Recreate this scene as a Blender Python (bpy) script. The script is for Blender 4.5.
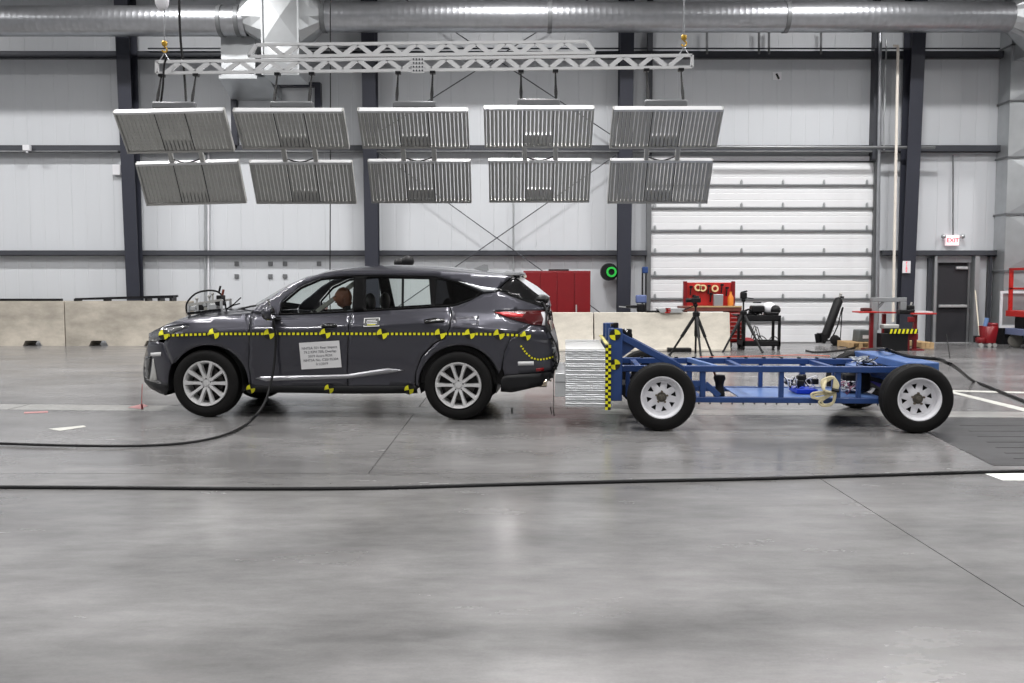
import bpy, math, random
from math import sin, cos, pi, radians, atan, tan
from mathutils import Vector, Matrix
from mathutils.geometry import delaunay_2d_cdt
random.seed(7)
S = bpy.context.scene
for o in list(bpy.data.objects): bpy.data.objects.remove(o)
# ------------------------------------------------------------------ camera
F = 900.0; CH = 1.48; PITCH = atan(56.5/F)
cam = bpy.data.cameras.new('camera'); co = bpy.data.objects.new('camera', cam); S.collection.objects.link(co)
cam.sensor_width = 36; cam.lens = F/1024*36; cam.clip_end = 200
co.location = (0, 0, CH); co.rotation_euler = (pi/2-PITCH, 0, 0); S.camera = co
# ------------------------------------------------------------------ world, exposure, lamps
w = bpy.data.worlds.new('world'); S.world = w; w.use_nodes = True
w.node_tree.nodes['Background'].inputs[0].default_value = (.8, .85, .9, 1)
w.node_tree.nodes['Background'].inputs[1].default_value = 0.1
S.view_settings.view_transform = 'Standard'; S.view_settings.look = 'None'
S.view_settings.exposure = 0.13; S.view_settings.gamma = 1.0; S.view_settings.use_curve_mapping = False
def lamp(x, y, z, p, sx=1.6, sy=.7):
    l = bpy.data.lights.new('high_bay_lamp', 'AREA'); l.shape = 'RECTANGLE'; l.size = sx; l.size_y = sy
    l.energy = p; l.color = (1, .985, .975)
    if y > 15: l.size_y = .4
    l.spread = radians(132 if y < 5 else (162 if y < 15 else 148))
    o = bpy.data.objects.new('high_bay_lamp', l); o.location = (x, y, z); S.collection.objects.link(o)
for lx in (-16, -8, 0, 8, 16):
    for ly, pw in ((-7, 330), (0, 330), (7, 330), (13, 330), (18.2, 430)):
        lamp(lx, ly, 9.9, pw)
# ------------------------------------------------------------------ pixel <-> world helpers
CP, SP = cos(PITCH), sin(PITCH)
def rdir(px, py):
    v = (341.5-py)/F
    return Vector(((px-512)/F, CP+v*SP, -SP+v*CP))
FR = None                       # (angle, pivot, shift): the frame of a thing that stands slightly turned
def frame(a=None, pivot=(0, 0, 0), shift=(0, 0, 0)):
    global FR
    FR = None if a is None else (Matrix.Rotation(radians(a), 3, 'Z'), Vector(pivot), Vector(shift), radians(a))
def toworld(v):
    v = Vector(v)
    return v if FR is None else FR[0] @ (v-FR[1])+FR[1]+FR[2]
def tolocal(o, d):
    if FR is None: return o, d
    I = FR[0].transposed(); return I @ (o-FR[1]-FR[2])+FR[1], I @ d
def P(px, py, Y):
    o, d = tolocal(Vector((0, 0, CH)), rdir(px, py)); t = (Y-o.y)/d.y
    return o+d*t
def G(px, py, z=0.0):
    o, d = tolocal(Vector((0, 0, CH)), rdir(px, py)); t = (z-CH)/d.z
    return o+d*t
def gy(py): return G(512, py).y
# ------------------------------------------------------------------ materials
def lin(c): return tuple(((v/255)/12.92 if v/255 <= .04045 else ((v/255+.055)/1.055)**2.4) for v in c)
MATS = {}
def mat(name, rgb, rough=.5, metal=0, var=.06, scale=8, bump=0, emit=0, coat=0, spec=.5, stretch=(1, 1, 1)):
    if name in MATS: return MATS[name]
    m = bpy.data.materials.new(name); m.use_nodes = True; nt = m.node_tree; b = nt.nodes['Principled BSDF']
    c = lin(rgb)
    b.inputs['Roughness'].default_value = rough; b.inputs['Metallic'].default_value = metal
    b.inputs['Coat Weight'].default_value = coat; b.inputs['Coat Roughness'].default_value = .04
    b.inputs['Specular IOR Level'].default_value = spec
    tc = nt.nodes.new('ShaderNodeTexCoord'); mp = nt.nodes.new('ShaderNodeMapping'); mp.inputs['Scale'].default_value = stretch
    nz = nt.nodes.new('ShaderNodeTexNoise'); nz.inputs['Scale'].default_value = scale; nz.inputs['Detail'].default_value = 5
    nt.links.new(tc.outputs['Object'], mp.inputs[0]); nt.links.new(mp.outputs[0], nz.inputs['Vector'])
    mx = nt.nodes.new('ShaderNodeMix'); mx.data_type = 'RGBA'
    mx.inputs[6].default_value = (*[max(0, v*(1-var*2)) for v in c], 1); mx.inputs[7].default_value = (*[min(1, v*(1+var*2)) for v in c], 1)
    nt.links.new(nz.outputs['Fac'], mx.inputs[0]); nt.links.new(mx.outputs[2], b.inputs['Base Color'])
    if bump:
        bp = nt.nodes.new('ShaderNodeBump'); bp.inputs['Strength'].default_value = bump; bp.inputs['Distance'].default_value = .01
        nt.links.new(nz.outputs['Fac'], bp.inputs['Height']); nt.links.new(bp.outputs[0], b.inputs['Normal'])
    if emit:
        b.inputs['Emission Color'].default_value = (*c, 1); b.inputs['Emission Strength'].default_value = emit
    MATS[name] = m
    return m
def glass(name, rgb, trans, rough=.02):
    m = bpy.data.materials.new(name); m.use_nodes = True; nt = m.node_tree
    out = nt.nodes['Material Output']; nt.nodes.remove(nt.nodes['Principled BSDF'])
    t = nt.nodes.new('ShaderNodeBsdfTransparent'); t.inputs[0].default_value = (*[trans*v for v in rgb], 1)
    g = nt.nodes.new('ShaderNodeBsdfGlossy'); g.inputs['Roughness'].default_value = rough
    f = nt.nodes.new('ShaderNodeFresnel'); f.inputs[0].default_value = 1.45
    x = nt.nodes.new('ShaderNodeMixShader')
    ge = nt.nodes.new('ShaderNodeNewGeometry'); mr = nt.nodes.new('ShaderNodeMapRange'); mr.inputs[3].default_value = 1.45; mr.inputs[4].default_value = 1/1.45
    nt.links.new(ge.outputs['Backfacing'], mr.inputs[0]); nt.links.new(mr.outputs[0], f.inputs[0])
    nt.links.new(f.outputs[0], x.inputs[0]); nt.links.new(t.outputs[0], x.inputs[1]); nt.links.new(g.outputs[0], x.inputs[2])
    nt.links.new(x.outputs[0], out.inputs[0]); MATS[name] = m
    return m
def concrete(name, rgb, lo, hi, r0, r1, patch=1.2):
    m = bpy.data.materials.new(name); m.use_nodes = True; nt = m.node_tree; b = nt.nodes['Principled BSDF']
    N = nt.nodes.new; L = nt.links.new
    tc = N('ShaderNodeTexCoord')
    def noise(sc, st, det=8, rg=.6):
        mp = N('ShaderNodeMapping'); mp.inputs['Scale'].default_value = st
        n = N('ShaderNodeTexNoise'); n.inputs['Scale'].default_value = sc; n.inputs['Detail'].default_value = det; n.inputs['Roughness'].default_value = rg
        L(tc.outputs['Object'], mp.inputs[0]); L(mp.outputs[0], n.inputs['Vector']); return n.outputs['Fac']
    def rng(s, a, b2, c, d):
        r = N('ShaderNodeMapRange'); r.inputs[1].default_value = a; r.inputs[2].default_value = b2; r.inputs[3].default_value = c; r.inputs[4].default_value = d
        L(s, r.inputs[0]); return r.outputs[0]
    def mul(a, b2):
        q = N('ShaderNodeMath'); q.operation = 'MULTIPLY'; L(a, q.inputs[0]); L(b2, q.inputs[1]); return q.outputs[0]
    a = rng(noise(patch, (.55, 1.1, 1)), .2, .8, lo, hi)
    c = rng(noise(5, (.5, 1.4, 1), 10, .72), .2, .8, .76, 1.24)
    d = rng(noise(60, (1, 1, 1), 4, .7), .2, .8, .93, 1.07)
    e = rng(noise(.5, (.5, 1.6, 1), 3), .25, .75, .84, 1.14)
    k = mul(mul(a, c), mul(d, e))
    vm = N('ShaderNodeVectorMath'); vm.operation = 'SCALE'; vm.inputs[0].default_value = lin(rgb); L(k, vm.inputs['Scale'])
    L(vm.outputs[0], b.inputs['Base Color'])
    L(rng(noise(1.9, (.5, 1.2, 1)), .2, .8, r0, r1), b.inputs['Roughness'])
    b.inputs['Specular IOR Level'].default_value = .5
    bp = N('ShaderNodeBump'); bp.inputs['Strength'].default_value = .03; bp.inputs['Distance'].default_value = .002
    L(noise(14, (1, 1, 1), 6), bp.inputs['Height']); L(bp.outputs[0], b.inputs['Normal'])
    MATS[name] = m
    return m
# polished floor, walls and so on
M_floor = concrete('polished_concrete', (114, 113, 113), .5, 1.45, .13, .32)
M_track = concrete('track_concrete', (150, 150, 147), .85, 1.05, .14, .3, 2.0)
M_plate = concrete('dark_floor_plate', (44, 44, 46), .6, 1.5, .35, .6, 3)
M_barrier = concrete('cast_concrete', (178, 171, 159), .6, 1.35, .8, .95, 1.8)
M_barrier2 = concrete('pale_cast_concrete', (196, 190, 178), .92, 1.03, .8, .95, 1.3)
M_joint = mat('joint_filler', (60, 60, 58), .8)
M_wall = mat('white_metal_panel', (200, 203, 207), .45, 0, .02, 2, stretch=(1, 1, .15))
M_ceil = mat('ceiling_liner', (190, 190, 190), .8)
M_steel_dk = mat('dark_column_paint', (46, 48, 58), .45, 0, .05)
M_girt = mat('girt_steel', (66, 68, 74), .5, .2)
M_girt2 = mat('galvanised_girt', (120, 122, 124), .45, .5)
M_galv = mat('galvanised_duct', (176, 178, 182), .34, .9, .1, 6)
M_galvp = mat('galvanised_sheet', (185, 188, 190), .42, .75, .08, 3)
M_doorw = mat('white_door_skin', (226, 227, 229), .4, 0, .015)
M_blk = mat('black_plastic', (18, 18, 20), .5, spec=.3)
M_blkm = mat('black_metal', (22, 22, 25), .4, .3)
M_rub = mat('tyre_rubber', (13, 12, 12), .7, 0, .1, 20, spec=.25)
M_paint = mat('grey_metallic_paint', (62, 62, 70), .32, .6, .02, 30, coat=.9)
M_blkg = mat('gloss_black_trim', (12, 12, 14), .12, 0, .02, coat=.5)
M_clad = mat('black_cladding', (22, 22, 24), .5, spec=.3)
M_chrome = mat('chrome', (215, 215, 220), .15, 1, .02)
M_alloy = mat('silver_alloy', (214, 214, 214), .35, .4, .03)
M_dkint = mat('charcoal_interior', (20, 19, 20), .8)
M_seat = mat('black_seat_leather', (24, 23, 24), .6)
M_beige = mat('headliner_fabric', (140, 140, 134), .9)
M_yel = mat('marker_yellow', (225, 220, 30), .5, 0, .03)
M_mblk = mat('marker_black', (18, 18, 18), .5)
M_red = mat('red_powder_coat', (118, 14, 22), .4, 0, .05)
M_red2 = mat('bright_red_paint', (176, 36, 32), .4, 0, .05)
M_white = mat('white_paint', (222, 222, 226), .4, 0, .03)
M_paper = mat('white_paper', (212, 212, 213), .8, 0, .01)
M_blue = mat('cart_blue_paint', (36, 64, 116), .42, 0, .1, 7)
M_lblue = mat('deck_blue_paint', (92, 120, 172), .35, 0, .12, 4)
M_alu = mat('brushed_aluminium', (205, 207, 208), .35, .6, .05)
M_alu2 = mat('honeycomb_foil', (214, 216, 218), .42, .25, .1, 25, bump=.3, stretch=(1, 1, 5))
M_truss = mat('painted_truss', (212, 213, 214), .4, .2, .04)
M_lampgrey = mat('lamp_grey_casting', (178, 178, 175), .5, .3, .04)
M_wood = mat('pallet_wood', (190, 160, 118), .8, 0, .12, 12)
M_rope = mat('cream_rope', (205, 195, 160), .9, 0, .15, 40)
M_skin = mat('dummy_vinyl', (120, 74, 52), .6)
M_glassc = glass('clear_car_glass', (.93, .97, .95), .93)
M_glassd = glass('dark_tinted_glass', (.1, .1, .11), .3)
M_pil = mat('pillar_black', (8, 8, 9), .5, spec=.06)
M_cond = mat('dull_conduit', (104, 106, 108), .5, .2)
M_lens = glass('lamp_lens', (1, 1, 1), .8)
M_cover = mat('cover_sheet', (192, 193, 192), .5)
M_tail = mat('red_tail_lens', (130, 12, 18), .25, 0, .1, 20, coat=.2)
M_taild = mat('dark_red_lens', (70, 8, 12), .2, 0, .1, 20, coat=.2)
M_green = mat('green_plastic', (40, 190, 70), .5)
M_hose = mat('green_hose', (60, 110, 60), .6)
M_gold = mat('gold_hook', (184, 146, 52), .35, .5)
M_exit = mat('exit_sign_face', (250, 225, 228), .5, 0, .01, emit=.5)
M_exitr = mat('exit_sign_letters', (225, 30, 60), .5, 0, .01, emit=.7)
M_bluei = mat('bright_blue_box', (20, 60, 190), .4)
M_purp = mat('purple_straps', (86, 72, 150), .6)
M_orange = mat('orange_plastic', (220, 130, 40), .5)
# ------------------------------------------------------------------ mesh building
COL = S.collection; ORG = {}
def link(o, parent, org):
    COL.objects.link(o)
    if parent: o.parent = parent
    ORG[o.name] = org
def thing(name, loc, label, cat, group=None):
    o = bpy.data.objects.new(name, None); o.empty_display_size = .1; COL.objects.link(o); o.location = toworld(loc)
    if FR: o.rotation_euler.z = FR[3]
    o['label'] = label; o['category'] = cat
    if group: o['group'] = group
    ORG[o.name] = Vector(loc)
    return o
def tag(o, label, cat, group=None):
    o['label'] = label; o['category'] = cat
    if group: o['group'] = group
    return o
def struct(o): o['kind'] = 'structure'; return o
def catmull(pts, n=6):
    pts = [Vector(p) for p in pts]; out = []
    for i in range(len(pts)-1):
        a = pts[max(i-1, 0)]; b = pts[i]; c = pts[i+1]; d = pts[min(i+2, len(pts)-1)]
        for k in range(n):
            t = k/n
            out.append(.5*((2*b)+(c-a)*t+(2*a-5*b+4*c-d)*t*t+(3*b-3*c+d-a)*t**3))
    out.append(pts[-1]); return out
class MB:
    def __init__(s): s.v = []; s.f = []
    def add(s, vs, fs):
        n = len(s.v); s.v += [Vector(v) for v in vs]; s.f += [tuple(i+n for i in f) for f in fs]; return s
    def box(s, x0, x1, y0, y1, z0, z1):
        return s.add([(x0, y0, z0), (x1, y0, z0), (x1, y1, z0), (x0, y1, z0), (x0, y0, z1), (x1, y0, z1), (x1, y1, z1), (x0, y1, z1)],
                     [(0, 3, 2, 1), (4, 5, 6, 7), (0, 1, 5, 4), (1, 2, 6, 5), (2, 3, 7, 6), (3, 0, 4, 7)])
    def cbox(s, c, d): return s.box(c[0]-d[0]/2, c[0]+d[0]/2, c[1]-d[1]/2, c[1]+d[1]/2, c[2]-d[2]/2, c[2]+d[2]/2)
    def bar(s, a, b, w_, h, up=(0, 0, 1)):
        a = Vector(a); b = Vector(b); d = (b-a).normalized(); up = Vector(up)
        if abs(d.dot(up)) > .98: up = Vector((0, 1, 0))
        r = d.cross(up).normalized(); u = r.cross(d).normalized()
        vs = [p+r*i*w_/2+u*j*h/2 for p in (a, b) for i, j in ((-1, -1), (1, -1), (1, 1), (-1, 1))]
        return s.add(vs, [(0, 1, 2, 3), (7, 6, 5, 4), (0, 4, 5, 1), (1, 5, 6, 2), (2, 6, 7, 3), (3, 7, 4, 0)])
    def prism(s, poly, axis, a0, a1):
        # poly: 2D points; axis 'y': (x,z) extruded in y ; 'x': (y,z) ; 'z': (x,y)
        def mk(p, a): return {'y': (p[0], a, p[1]), 'x': (a, p[0], p[1]), 'z': (p[0], p[1], a)}[axis]
        n = len(poly); vs = [mk(p, a0) for p in poly]+[mk(p, a1) for p in poly]
        fs = [tuple(range(n)), tuple(range(2*n-1, n-1, -1))]+[(i, i+n, (i+1) % n+n, (i+1) % n) for i in range(n)]
        return s.add(vs, fs)
    def tube(s, pts, r, seg=8, cap=True):
        pts = [Vector(p) for p in pts]; rr = r if isinstance(r, (list, tuple)) else [r]*len(pts)
        vs = []; fs = []; prev = None
        for i, p in enumerate(pts):
            d = (pts[min(i+1, len(pts)-1)]-pts[max(i-1, 0)]).normalized()
            if prev is None:
                prev = d.cross(Vector((0, 0, 1)));
                if prev.length < .05: prev = d.cross(Vector((0, 1, 0)))
            n = (prev-d*prev.dot(d)).normalized(); prev = n; b = d.cross(n)
            for k in range(seg):
                a = 2*pi*k/seg; vs.append(p+(n*cos(a)+b*sin(a))*rr[i])
        for i in range(len(pts)-1):
            for k in range(seg):
                k2 = (k+1) % seg; fs.append((i*seg+k, i*seg+k2, (i+1)*seg+k2, (i+1)*seg+k))
        if cap: fs += [tuple(range(seg-1, -1, -1)), tuple((len(pts)-1)*seg+k for k in range(seg))]
        return s.add(vs, fs)
    def lathe(s, prof, c, axis='y', seg=32, a0=0, a1=2*pi, closed=False):
        # prof: (r, h) along the axis
        full = abs(a1-a0-2*pi) < 1e-6; ns = seg if full else seg+1; c = Vector(c); vs = []; fs = []
        for (r, h) in prof:
            for k in range(ns):
                a = a0+(a1-a0)*k/seg
                vs.append(c+{'y': Vector((r*cos(a), h, r*sin(a))), 'z': Vector((r*cos(a), r*sin(a), h)), 'x': Vector((h, r*cos(a), r*sin(a)))}[axis])
        m = len(prof)
        for i in range(m if closed else m-1):
            i2 = (i+1) % m
            for k in range(seg):
                k2 = (k+1) % ns; fs.append((i*ns+k, i*ns+k2, i2*ns+k2, i2*ns+k))
        return s.add(vs, fs)
    def cyl(s, a, b, r, seg=12): return s.tube([a, b], r, seg)
    def ell(s, c, r, seg=16, rings=10):
        c = Vector(c); vs = [c+Vector((0, 0, r[2]))]; fs = []
        for i in range(1, rings):
            t = pi*i/rings
            for k in range(seg):
                a = 2*pi*k/seg; vs.append(c+Vector((r[0]*sin(t)*cos(a), r[1]*sin(t)*sin(a), r[2]*cos(t))))
        vs.append(c-Vector((0, 0, r[2]))); last = len(vs)-1
        for k in range(seg):
            k2 = (k+1) % seg; fs.append((0, 1+k, 1+k2)); fs.append((last, 1+(rings-2)*seg+k2, 1+(rings-2)*seg+k))
            for i in range(rings-2): fs.append((1+i*seg+k, 1+(i+1)*seg+k, 1+(i+1)*seg+k2, 1+i*seg+k2))
        return s.add(vs, fs)
    def grid(s, rows):
        n = len(rows[0]); vs = [p for r in rows for p in r]
        return s.add(vs, [(i*n+k, i*n+k+1, (i+1)*n+k+1, (i+1)*n+k) for i in range(len(rows)-1) for k in range(n-1)])
    def build(s, name, m, parent=None, smooth=True, bevel=0, solid=0, ang=38, recalc=True, org=None):
        if parent is not None: org = ORG[parent.name]
        elif org is None:
            xs = [v.x for v in s.v]; ys = [v.y for v in s.v]; zs = [v.z for v in s.v]
            org = Vector(((min(xs)+max(xs))/2, (min(ys)+max(ys))/2, min(zs)))
        org = Vector(org)
        me = bpy.data.meshes.new(name); me.from_pydata([tuple(v-org) for v in s.v], [], s.f)
        if recalc:
            import bmesh
            bm = bmesh.new(); bm.from_mesh(me); bmesh.ops.recalc_face_normals(bm, faces=bm.faces); bm.to_mesh(me); bm.free()
        me.materials.append(m)
        if smooth:
            me.polygons.foreach_set('use_smooth', [True]*len(me.polygons)); me.set_sharp_from_angle(angle=radians(ang))
        o = bpy.data.objects.new(name, me)
        if parent is None:
            o.location = toworld(org)
            if FR: o.rotation_euler.z = FR[3]
        link(o, parent, org)
        if solid:
            q = o.modifiers.new('solid', 'SOLIDIFY'); q.thickness = solid; q.offset = -1
        if bevel:
            q = o.modifiers.new('bevel', 'BEVEL'); q.width = bevel; q.segments = 2; q.limit_method = 'ANGLE'
        return o
def text(name, s, size, c, xd, nd, m, parent, depth=.001, align='CENTER'):
    cu = bpy.data.curves.new('t', 'FONT'); cu.body = s; cu.size = size; cu.align_x = align; cu.align_y = 'CENTER'; cu.extrude = depth
    t = bpy.data.objects.new('t', cu); COL.objects.link(t); bpy.context.view_layer.update()
    me = bpy.data.meshes.new_from_object(t.evaluated_get(bpy.context.evaluated_depsgraph_get())); bpy.data.objects.remove(t)
    xd = Vector(xd).normalized(); nd = Vector(nd).normalized(); yd = nd.cross(xd).normalized()
    R = Matrix((xd, yd, nd)).transposed().to_4x4(); me.transform(Matrix.Translation(Vector(c)-ORG[parent.name]) @ R)
    me.name = name; me.materials.clear(); me.materials.append(m)
    o = bpy.data.objects.new(name, me); link(o, parent, ORG[parent.name]); return o
def copy_tree(o, dloc, label=None, drop=None):
    def cp(a, par):
        c = a.copy(); COL.objects.link(c)
        if par: c.parent = par
        for ch in [q for q in bpy.data.objects if q.parent == a and q != c]: cp(ch, c)
        return c
    r = cp(o, None); r.location = Vector(o.location)+Vector(dloc)
    if label: r['label'] = label
    ORG[r.name] = r.location.copy(); return r
KIDS = {}
# ================================================================== SETTING
YW = 23.0                       # inner face of the far wall
ZT = 10.6
fl = struct(MB().box(-24, 24, -16, YW+.3, -.2, -.012).build('floor', M_joint))
def slab(x0, x1, y0, y1, m=M_floor, g=.004): return MB().box(x0+g, x1-g, y0+g, y1-g, -.1, 0).build('floor_slab', m, fl, bevel=.002)
SK = -.055
def skew(y): return (lambda x: y+SK*x) if y in (10.3, 10.8) else (lambda x: y)
def slabq(x0, x1, ya, yb, m=M_floor, g=.004):
    A_, B_ = skew(ya), skew(yb)
    MB().prism([(x0+g, A_(x0)+g), (x1-g, A_(x1)+g), (x1-g, B_(x1)-g), (x0+g, B_(x0)-g)], 'z', -.1, 0).build('floor_slab', m, fl, smooth=False)
for (ya, yb, x0) in ((-16, -9.0, 2.36), (-9, -1.0, 2.36), (-1, 7.0, 2.36), (7.0, 10.3, -1.13), (10.8, 14.0, -1.13), (14, 18.5, 2.36), (18.5, YW+.2, 2.36)):
    xs = sorted([x0+7*k for k in range(-4, 5) if -24 < x0+7*k < 24]); xs = [-24]+xs+[24]
    for a, b in zip(xs, xs[1:]): slabq(a, b, ya, yb)
for k in range(8): slabq(-24+6*k, -18+6*k, 10.3, 10.8, M_track, .01)      # tow track cover strip
pl = [G(911, 424.5), G(993, 465.5), G(1180, 465.5), G(1300, 418), G(925, 418)]
MB().prism([(p.x, p.y) for p in pl], 'z', .0, .004).build('floor_plate', M_plate, fl, smooth=False)
for k in range(7):
    a = G(960+k*9, 426+k*5.5); MB().box(a.x, a.x+7, a.y-.012, a.y+.012, .004, .006).build('plate_seam', M_mblk, fl, smooth=False)
def paint(pts, nm='painted_line', m=M_white):
    q = [G(*p) for p in pts]; return MB().prism([(p.x, p.y) for p in q], 'z', .001, .003).build(nm, m, fl, smooth=False)
M_line = mat('worn_white_line', (182, 182, 176), .6, 0, .12, 5)
paint([(943, 391), (951, 391), (1100, 426), (1100, 431)], m=M_line)
paint([(948, 390), (948, 391.5), (1100, 395.5), (1100, 394)], m=M_line)
paint([(985, 474), (1150, 472), (1150, 482), (1003, 480.5)], m=mat('white_sheet', (235, 236, 232), .6))
M_pinkm = mat('pink_chalk', (165, 122, 122), .9)
paint([(128, 407.5), (143, 404), (148, 406), (140, 409)], 'chalk_mark', M_pinkm)
paint([(24, 412.2), (48, 411.2), (48, 412.6), (24, 413.6)], 'chalk_mark', M_pinkm)
paint([(48, 429), (84, 425.6), (86, 427), (60, 431)], 'tape_mark', M_line)
# ceiling, side walls, wall behind the camera
struct(MB().box(-24.3, 24.3, -16.3, YW+.3, ZT, ZT+.2).build('ceiling', M_ceil))
struct(MB().box(-24.3, -24, -16, YW, 0, ZT).build('wall_left', M_wall))
struct(MB().box(24, 24.3, -16, YW, 0, ZT).build('wall_right', M_wall))
struct(MB().box(-24, 24, -16.3, -16, 0, ZT).build('wall_front', M_wall))
# back wall: a girt-carried skin of ribbed vertical panels
GX0 = P(648, 250, YW).x; GX1 = P(873.5, 250, YW).x; GZ = P(760, 161, YW).z
DX0 = P(934, 300, YW).x; DX1 = P(970.5, 300, YW).x; DZ = P(950, 262.5, YW).z
wb = struct(MB().box(-24, 24, YW+.12, YW+.3, 0, ZT).build('wall_back', M_wall))
def ribbed(x0, x1, z0, z1):
    pts = [(x0+.001, YW+.1), (x0+.001, YW+.005), (x0+.012, YW)]
    n = max(1, int((x1-x0)/.27))
    for k in range(1, n):
        c = x0+(x1-x0)*k/n; pts += [(c-.02, YW), (c-.01, YW+.003), (c+.01, YW+.003), (c+.02, YW)]
    pts += [(x1-.012, YW), (x1-.001, YW+.005), (x1-.001, YW+.1)]
    MB().prism(pts, 'z', z0, z1).build('wall_panel', M_wall, wb, smooth=False)
brk = sorted([-24+1.07*k for k in range(46) if -24+1.07*k < 24]+[24, GX0, GX1, DX0, DX1])
brk = [b for i, b in enumerate(brk) if i == 0 or b-brk[i-1] > .25 or b in (GX0, GX1, DX0, DX1)]
for a, b in zip(brk, brk[1:]):
    if b-a < .05: continue
    m_ = (a+b)/2; z0 = GZ if GX0 < m_ < GX1 else (DZ if DX0 < m_ < DX1 else 0)
    ribbed(a, b, z0+.003, ZT-.003)
# girts (C channels)
def girt(py, idx, m, x0=-24, x1=24, h=.16):
    z = P(512, py, YW-.15).z
    b = MB(); b.box(x0, x1, YW-.2, YW, z-.012, z); b.box(x0, x1, YW-.2, YW-.185, z-h, z); b.box(x0, x1, YW-.2, YW, z-h, z-h+.012)
    return struct(b.build('trim_%d' % idx, m, smooth=False))
girt(51.5, 1, M_girt); girt(145.5, 2, M_girt); girt(250.5, 3, M_girt, -24, GX0-.05, .13)
girt(250.5, 4, M_girt, GX1+.15, 24, .13); girt(-45, 5, M_girt)
# steel columns, tapering towards the floor
def column(pxc, label, wdt=.33):
    x = P(pxc, 250, YW-.05).x; c = thing('steel_column', (x, YW-.15, 0), label, 'column')
    h = wdt/2; zt = ZT
    MB().prism([(x-h, YW-.22), (x+h, YW-.22), (x+h, YW-.2), (x-h, YW-.2)], 'z', 0, zt).build('rear_flange', M_steel_dk, c, smooth=False)
    b = MB(); b.add([(x-h, YW-.40, 0), (x+h, YW-.40, 0), (x+h, YW-.38, 0), (x-h, YW-.38, 0), (x-h, YW-.82, zt), (x+h, YW-.82, zt), (x+h, YW-.80, zt), (x-h, YW-.80, zt)],
                 [(0, 3, 2, 1), (4, 5, 6, 7), (0, 1, 5, 4), (1, 2, 6, 5), (2, 3, 7, 6), (3, 0, 4, 7)]); b.build('front_flange', M_steel_dk, c, smooth=False)
    b = MB(); b.add([(x-.01, YW-.38, 0), (x+.01, YW-.38, 0), (x+.01, YW-.22, 0), (x-.01, YW-.22, 0), (x-.01, YW-.80, zt), (x+.01, YW-.80, zt), (x+.01, YW-.22, zt), (x-.01, YW-.22, zt)],
                 [(0, 3, 2, 1), (4, 5, 6, 7), (0, 1, 5, 4), (1, 2, 6, 5), (2, 3, 7, 6), (3, 0, 4, 7)]); b.build('web', M_steel_dk, c, smooth=False)
    MB().box(x-.2, x+.2, YW-.53, YW-.17, 0, .025).build('base_plate', M_girt, c)
    return x
cx1 = column(138.5, 'dark blue grey steel column at the far left of the hall')
cx2 = column(374, 'dark steel column behind the car roof, left of the cross bracing')
cx3 = column(622.5, 'dark steel column left of the white roll-up door')
cx4 = column(902, 'dark steel column between the roll-up door and the exit door')
# cross braces
b = thing('cross_brace', P(497, 150, YW-.1), 'thin steel rods crossing between the two middle columns', 'brace')
for (a, c) in (((379, -18), (616, 138)), ((616, -18), (379, 132)), ((379, 153), (616, 324)), ((616, 155), (379, 320))):
    MB().cyl(P(*a, YW-.3), P(*c, YW-.3), .014, 6).build('brace_rod', M_girt, b)
# roll-up door
dr = struct(MB().box(GX0-.02, GX1+.02, YW+.02, YW+.1, 0, GZ+.05).build('door_1', M_girt2))
ys = [162.5, 185.2, 208, 230.7, 253.4, 276.1, 298.8, 321.5, 345.5]
zs = [P(760, y, YW).z for y in ys]; zs[-1] = 0.0
for i in range(8):
    z1, z0 = zs[i], zs[i+1]
    pr = [(YW+.05, z0+.006), (YW-.02, z0+.006), (YW-.035, z0+.03), (YW-.035, z0+(z1-z0)*.33), (YW-.03, z0+(z1-z0)*.35), (YW-.035, z0+(z1-z0)*.37),
          (YW-.035, z0+(z1-z0)*.62), (YW-.03, z0+(z1-z0)*.64), (YW-.035, z0+(z1-z0)*.66), (YW-.035, z1-.12), (YW-.012, z1-.1), (YW-.012, z1-.03), (YW-.02, z1-.006), (YW+.05, z1-.006)]
    q = MB().prism(pr, 'x', GX0+.03, GX1-.03).build('door_section', M_doorw, dr, smooth=False)
    if i: MB().box(GX0+.03, GX1-.03, YW-.07, YW-.02, z1-.03, z1+.004).build('stiffener_bar', M_girt2, dr, smooth=False)
    if i:
        for hx in (655, 700, 741.5, 783, 824, 867):
            c = P(hx, ys[i]-3, YW-.05); MB().box(c.x-.03, c.x+.03, YW-.06, YW-.034, z1-.0, z1+.1).box(c.x-.015, c.x+.015, YW-.08, YW-.03, z1+.03, z1+.13).build('hinge', M_galvp, dr, smooth=False)
for gx in (GX0, GX1): MB().box(gx-.06, gx+.06, YW-.12, YW+.02, 0, GZ+.1).build('guide_rail', M_girt2, dr, smooth=False)
MB().box(GX0-.1, GX1+.1, YW-.06, YW, GZ, GZ+.12).build('header', M_white, dr, smooth=False)
# exit door
d2 = struct(MB().box(DX0, DX1, YW+.03, YW+.1, 0, DZ).build('door_2', M_blk))
MB().box(P(936.5, 300, YW).x, P(966.5, 300, YW).x, YW-.02, YW+.03, .02, P(950, 265.5, YW).z).build('door_leaf', mat('charcoal_door', (42, 42, 46), .5), d2, bevel=.005)
for a, c in ((933, 936.2), (966.5, 968.5)): MB().box(P(a, 300, YW).x, P(c, 300, YW).x, YW-.05, YW+.03, 0, DZ).build('door_frame', M_girt2, d2, smooth=False)
z = P(950, 306, YW).z; MB().box(P(937.5, 300, YW).x, P(965.5, 300, YW).x, YW-.1, YW-.05, z-.035, z+.035).build('push_bar', M_alu, d2, bevel=.01)
z = P(950, 268, YW).z; MB().box(P(954, 300, YW).x, P(965.5, 300, YW).x, YW-.09, YW-.02, z-.035, z+.035).build('door_closer', M_alu, d2, bevel=.01)
MB().box(DX0, DX1, YW-.06, YW+.03, 0, .02).build('threshold', M_alu, d2, smooth=False)
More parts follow.
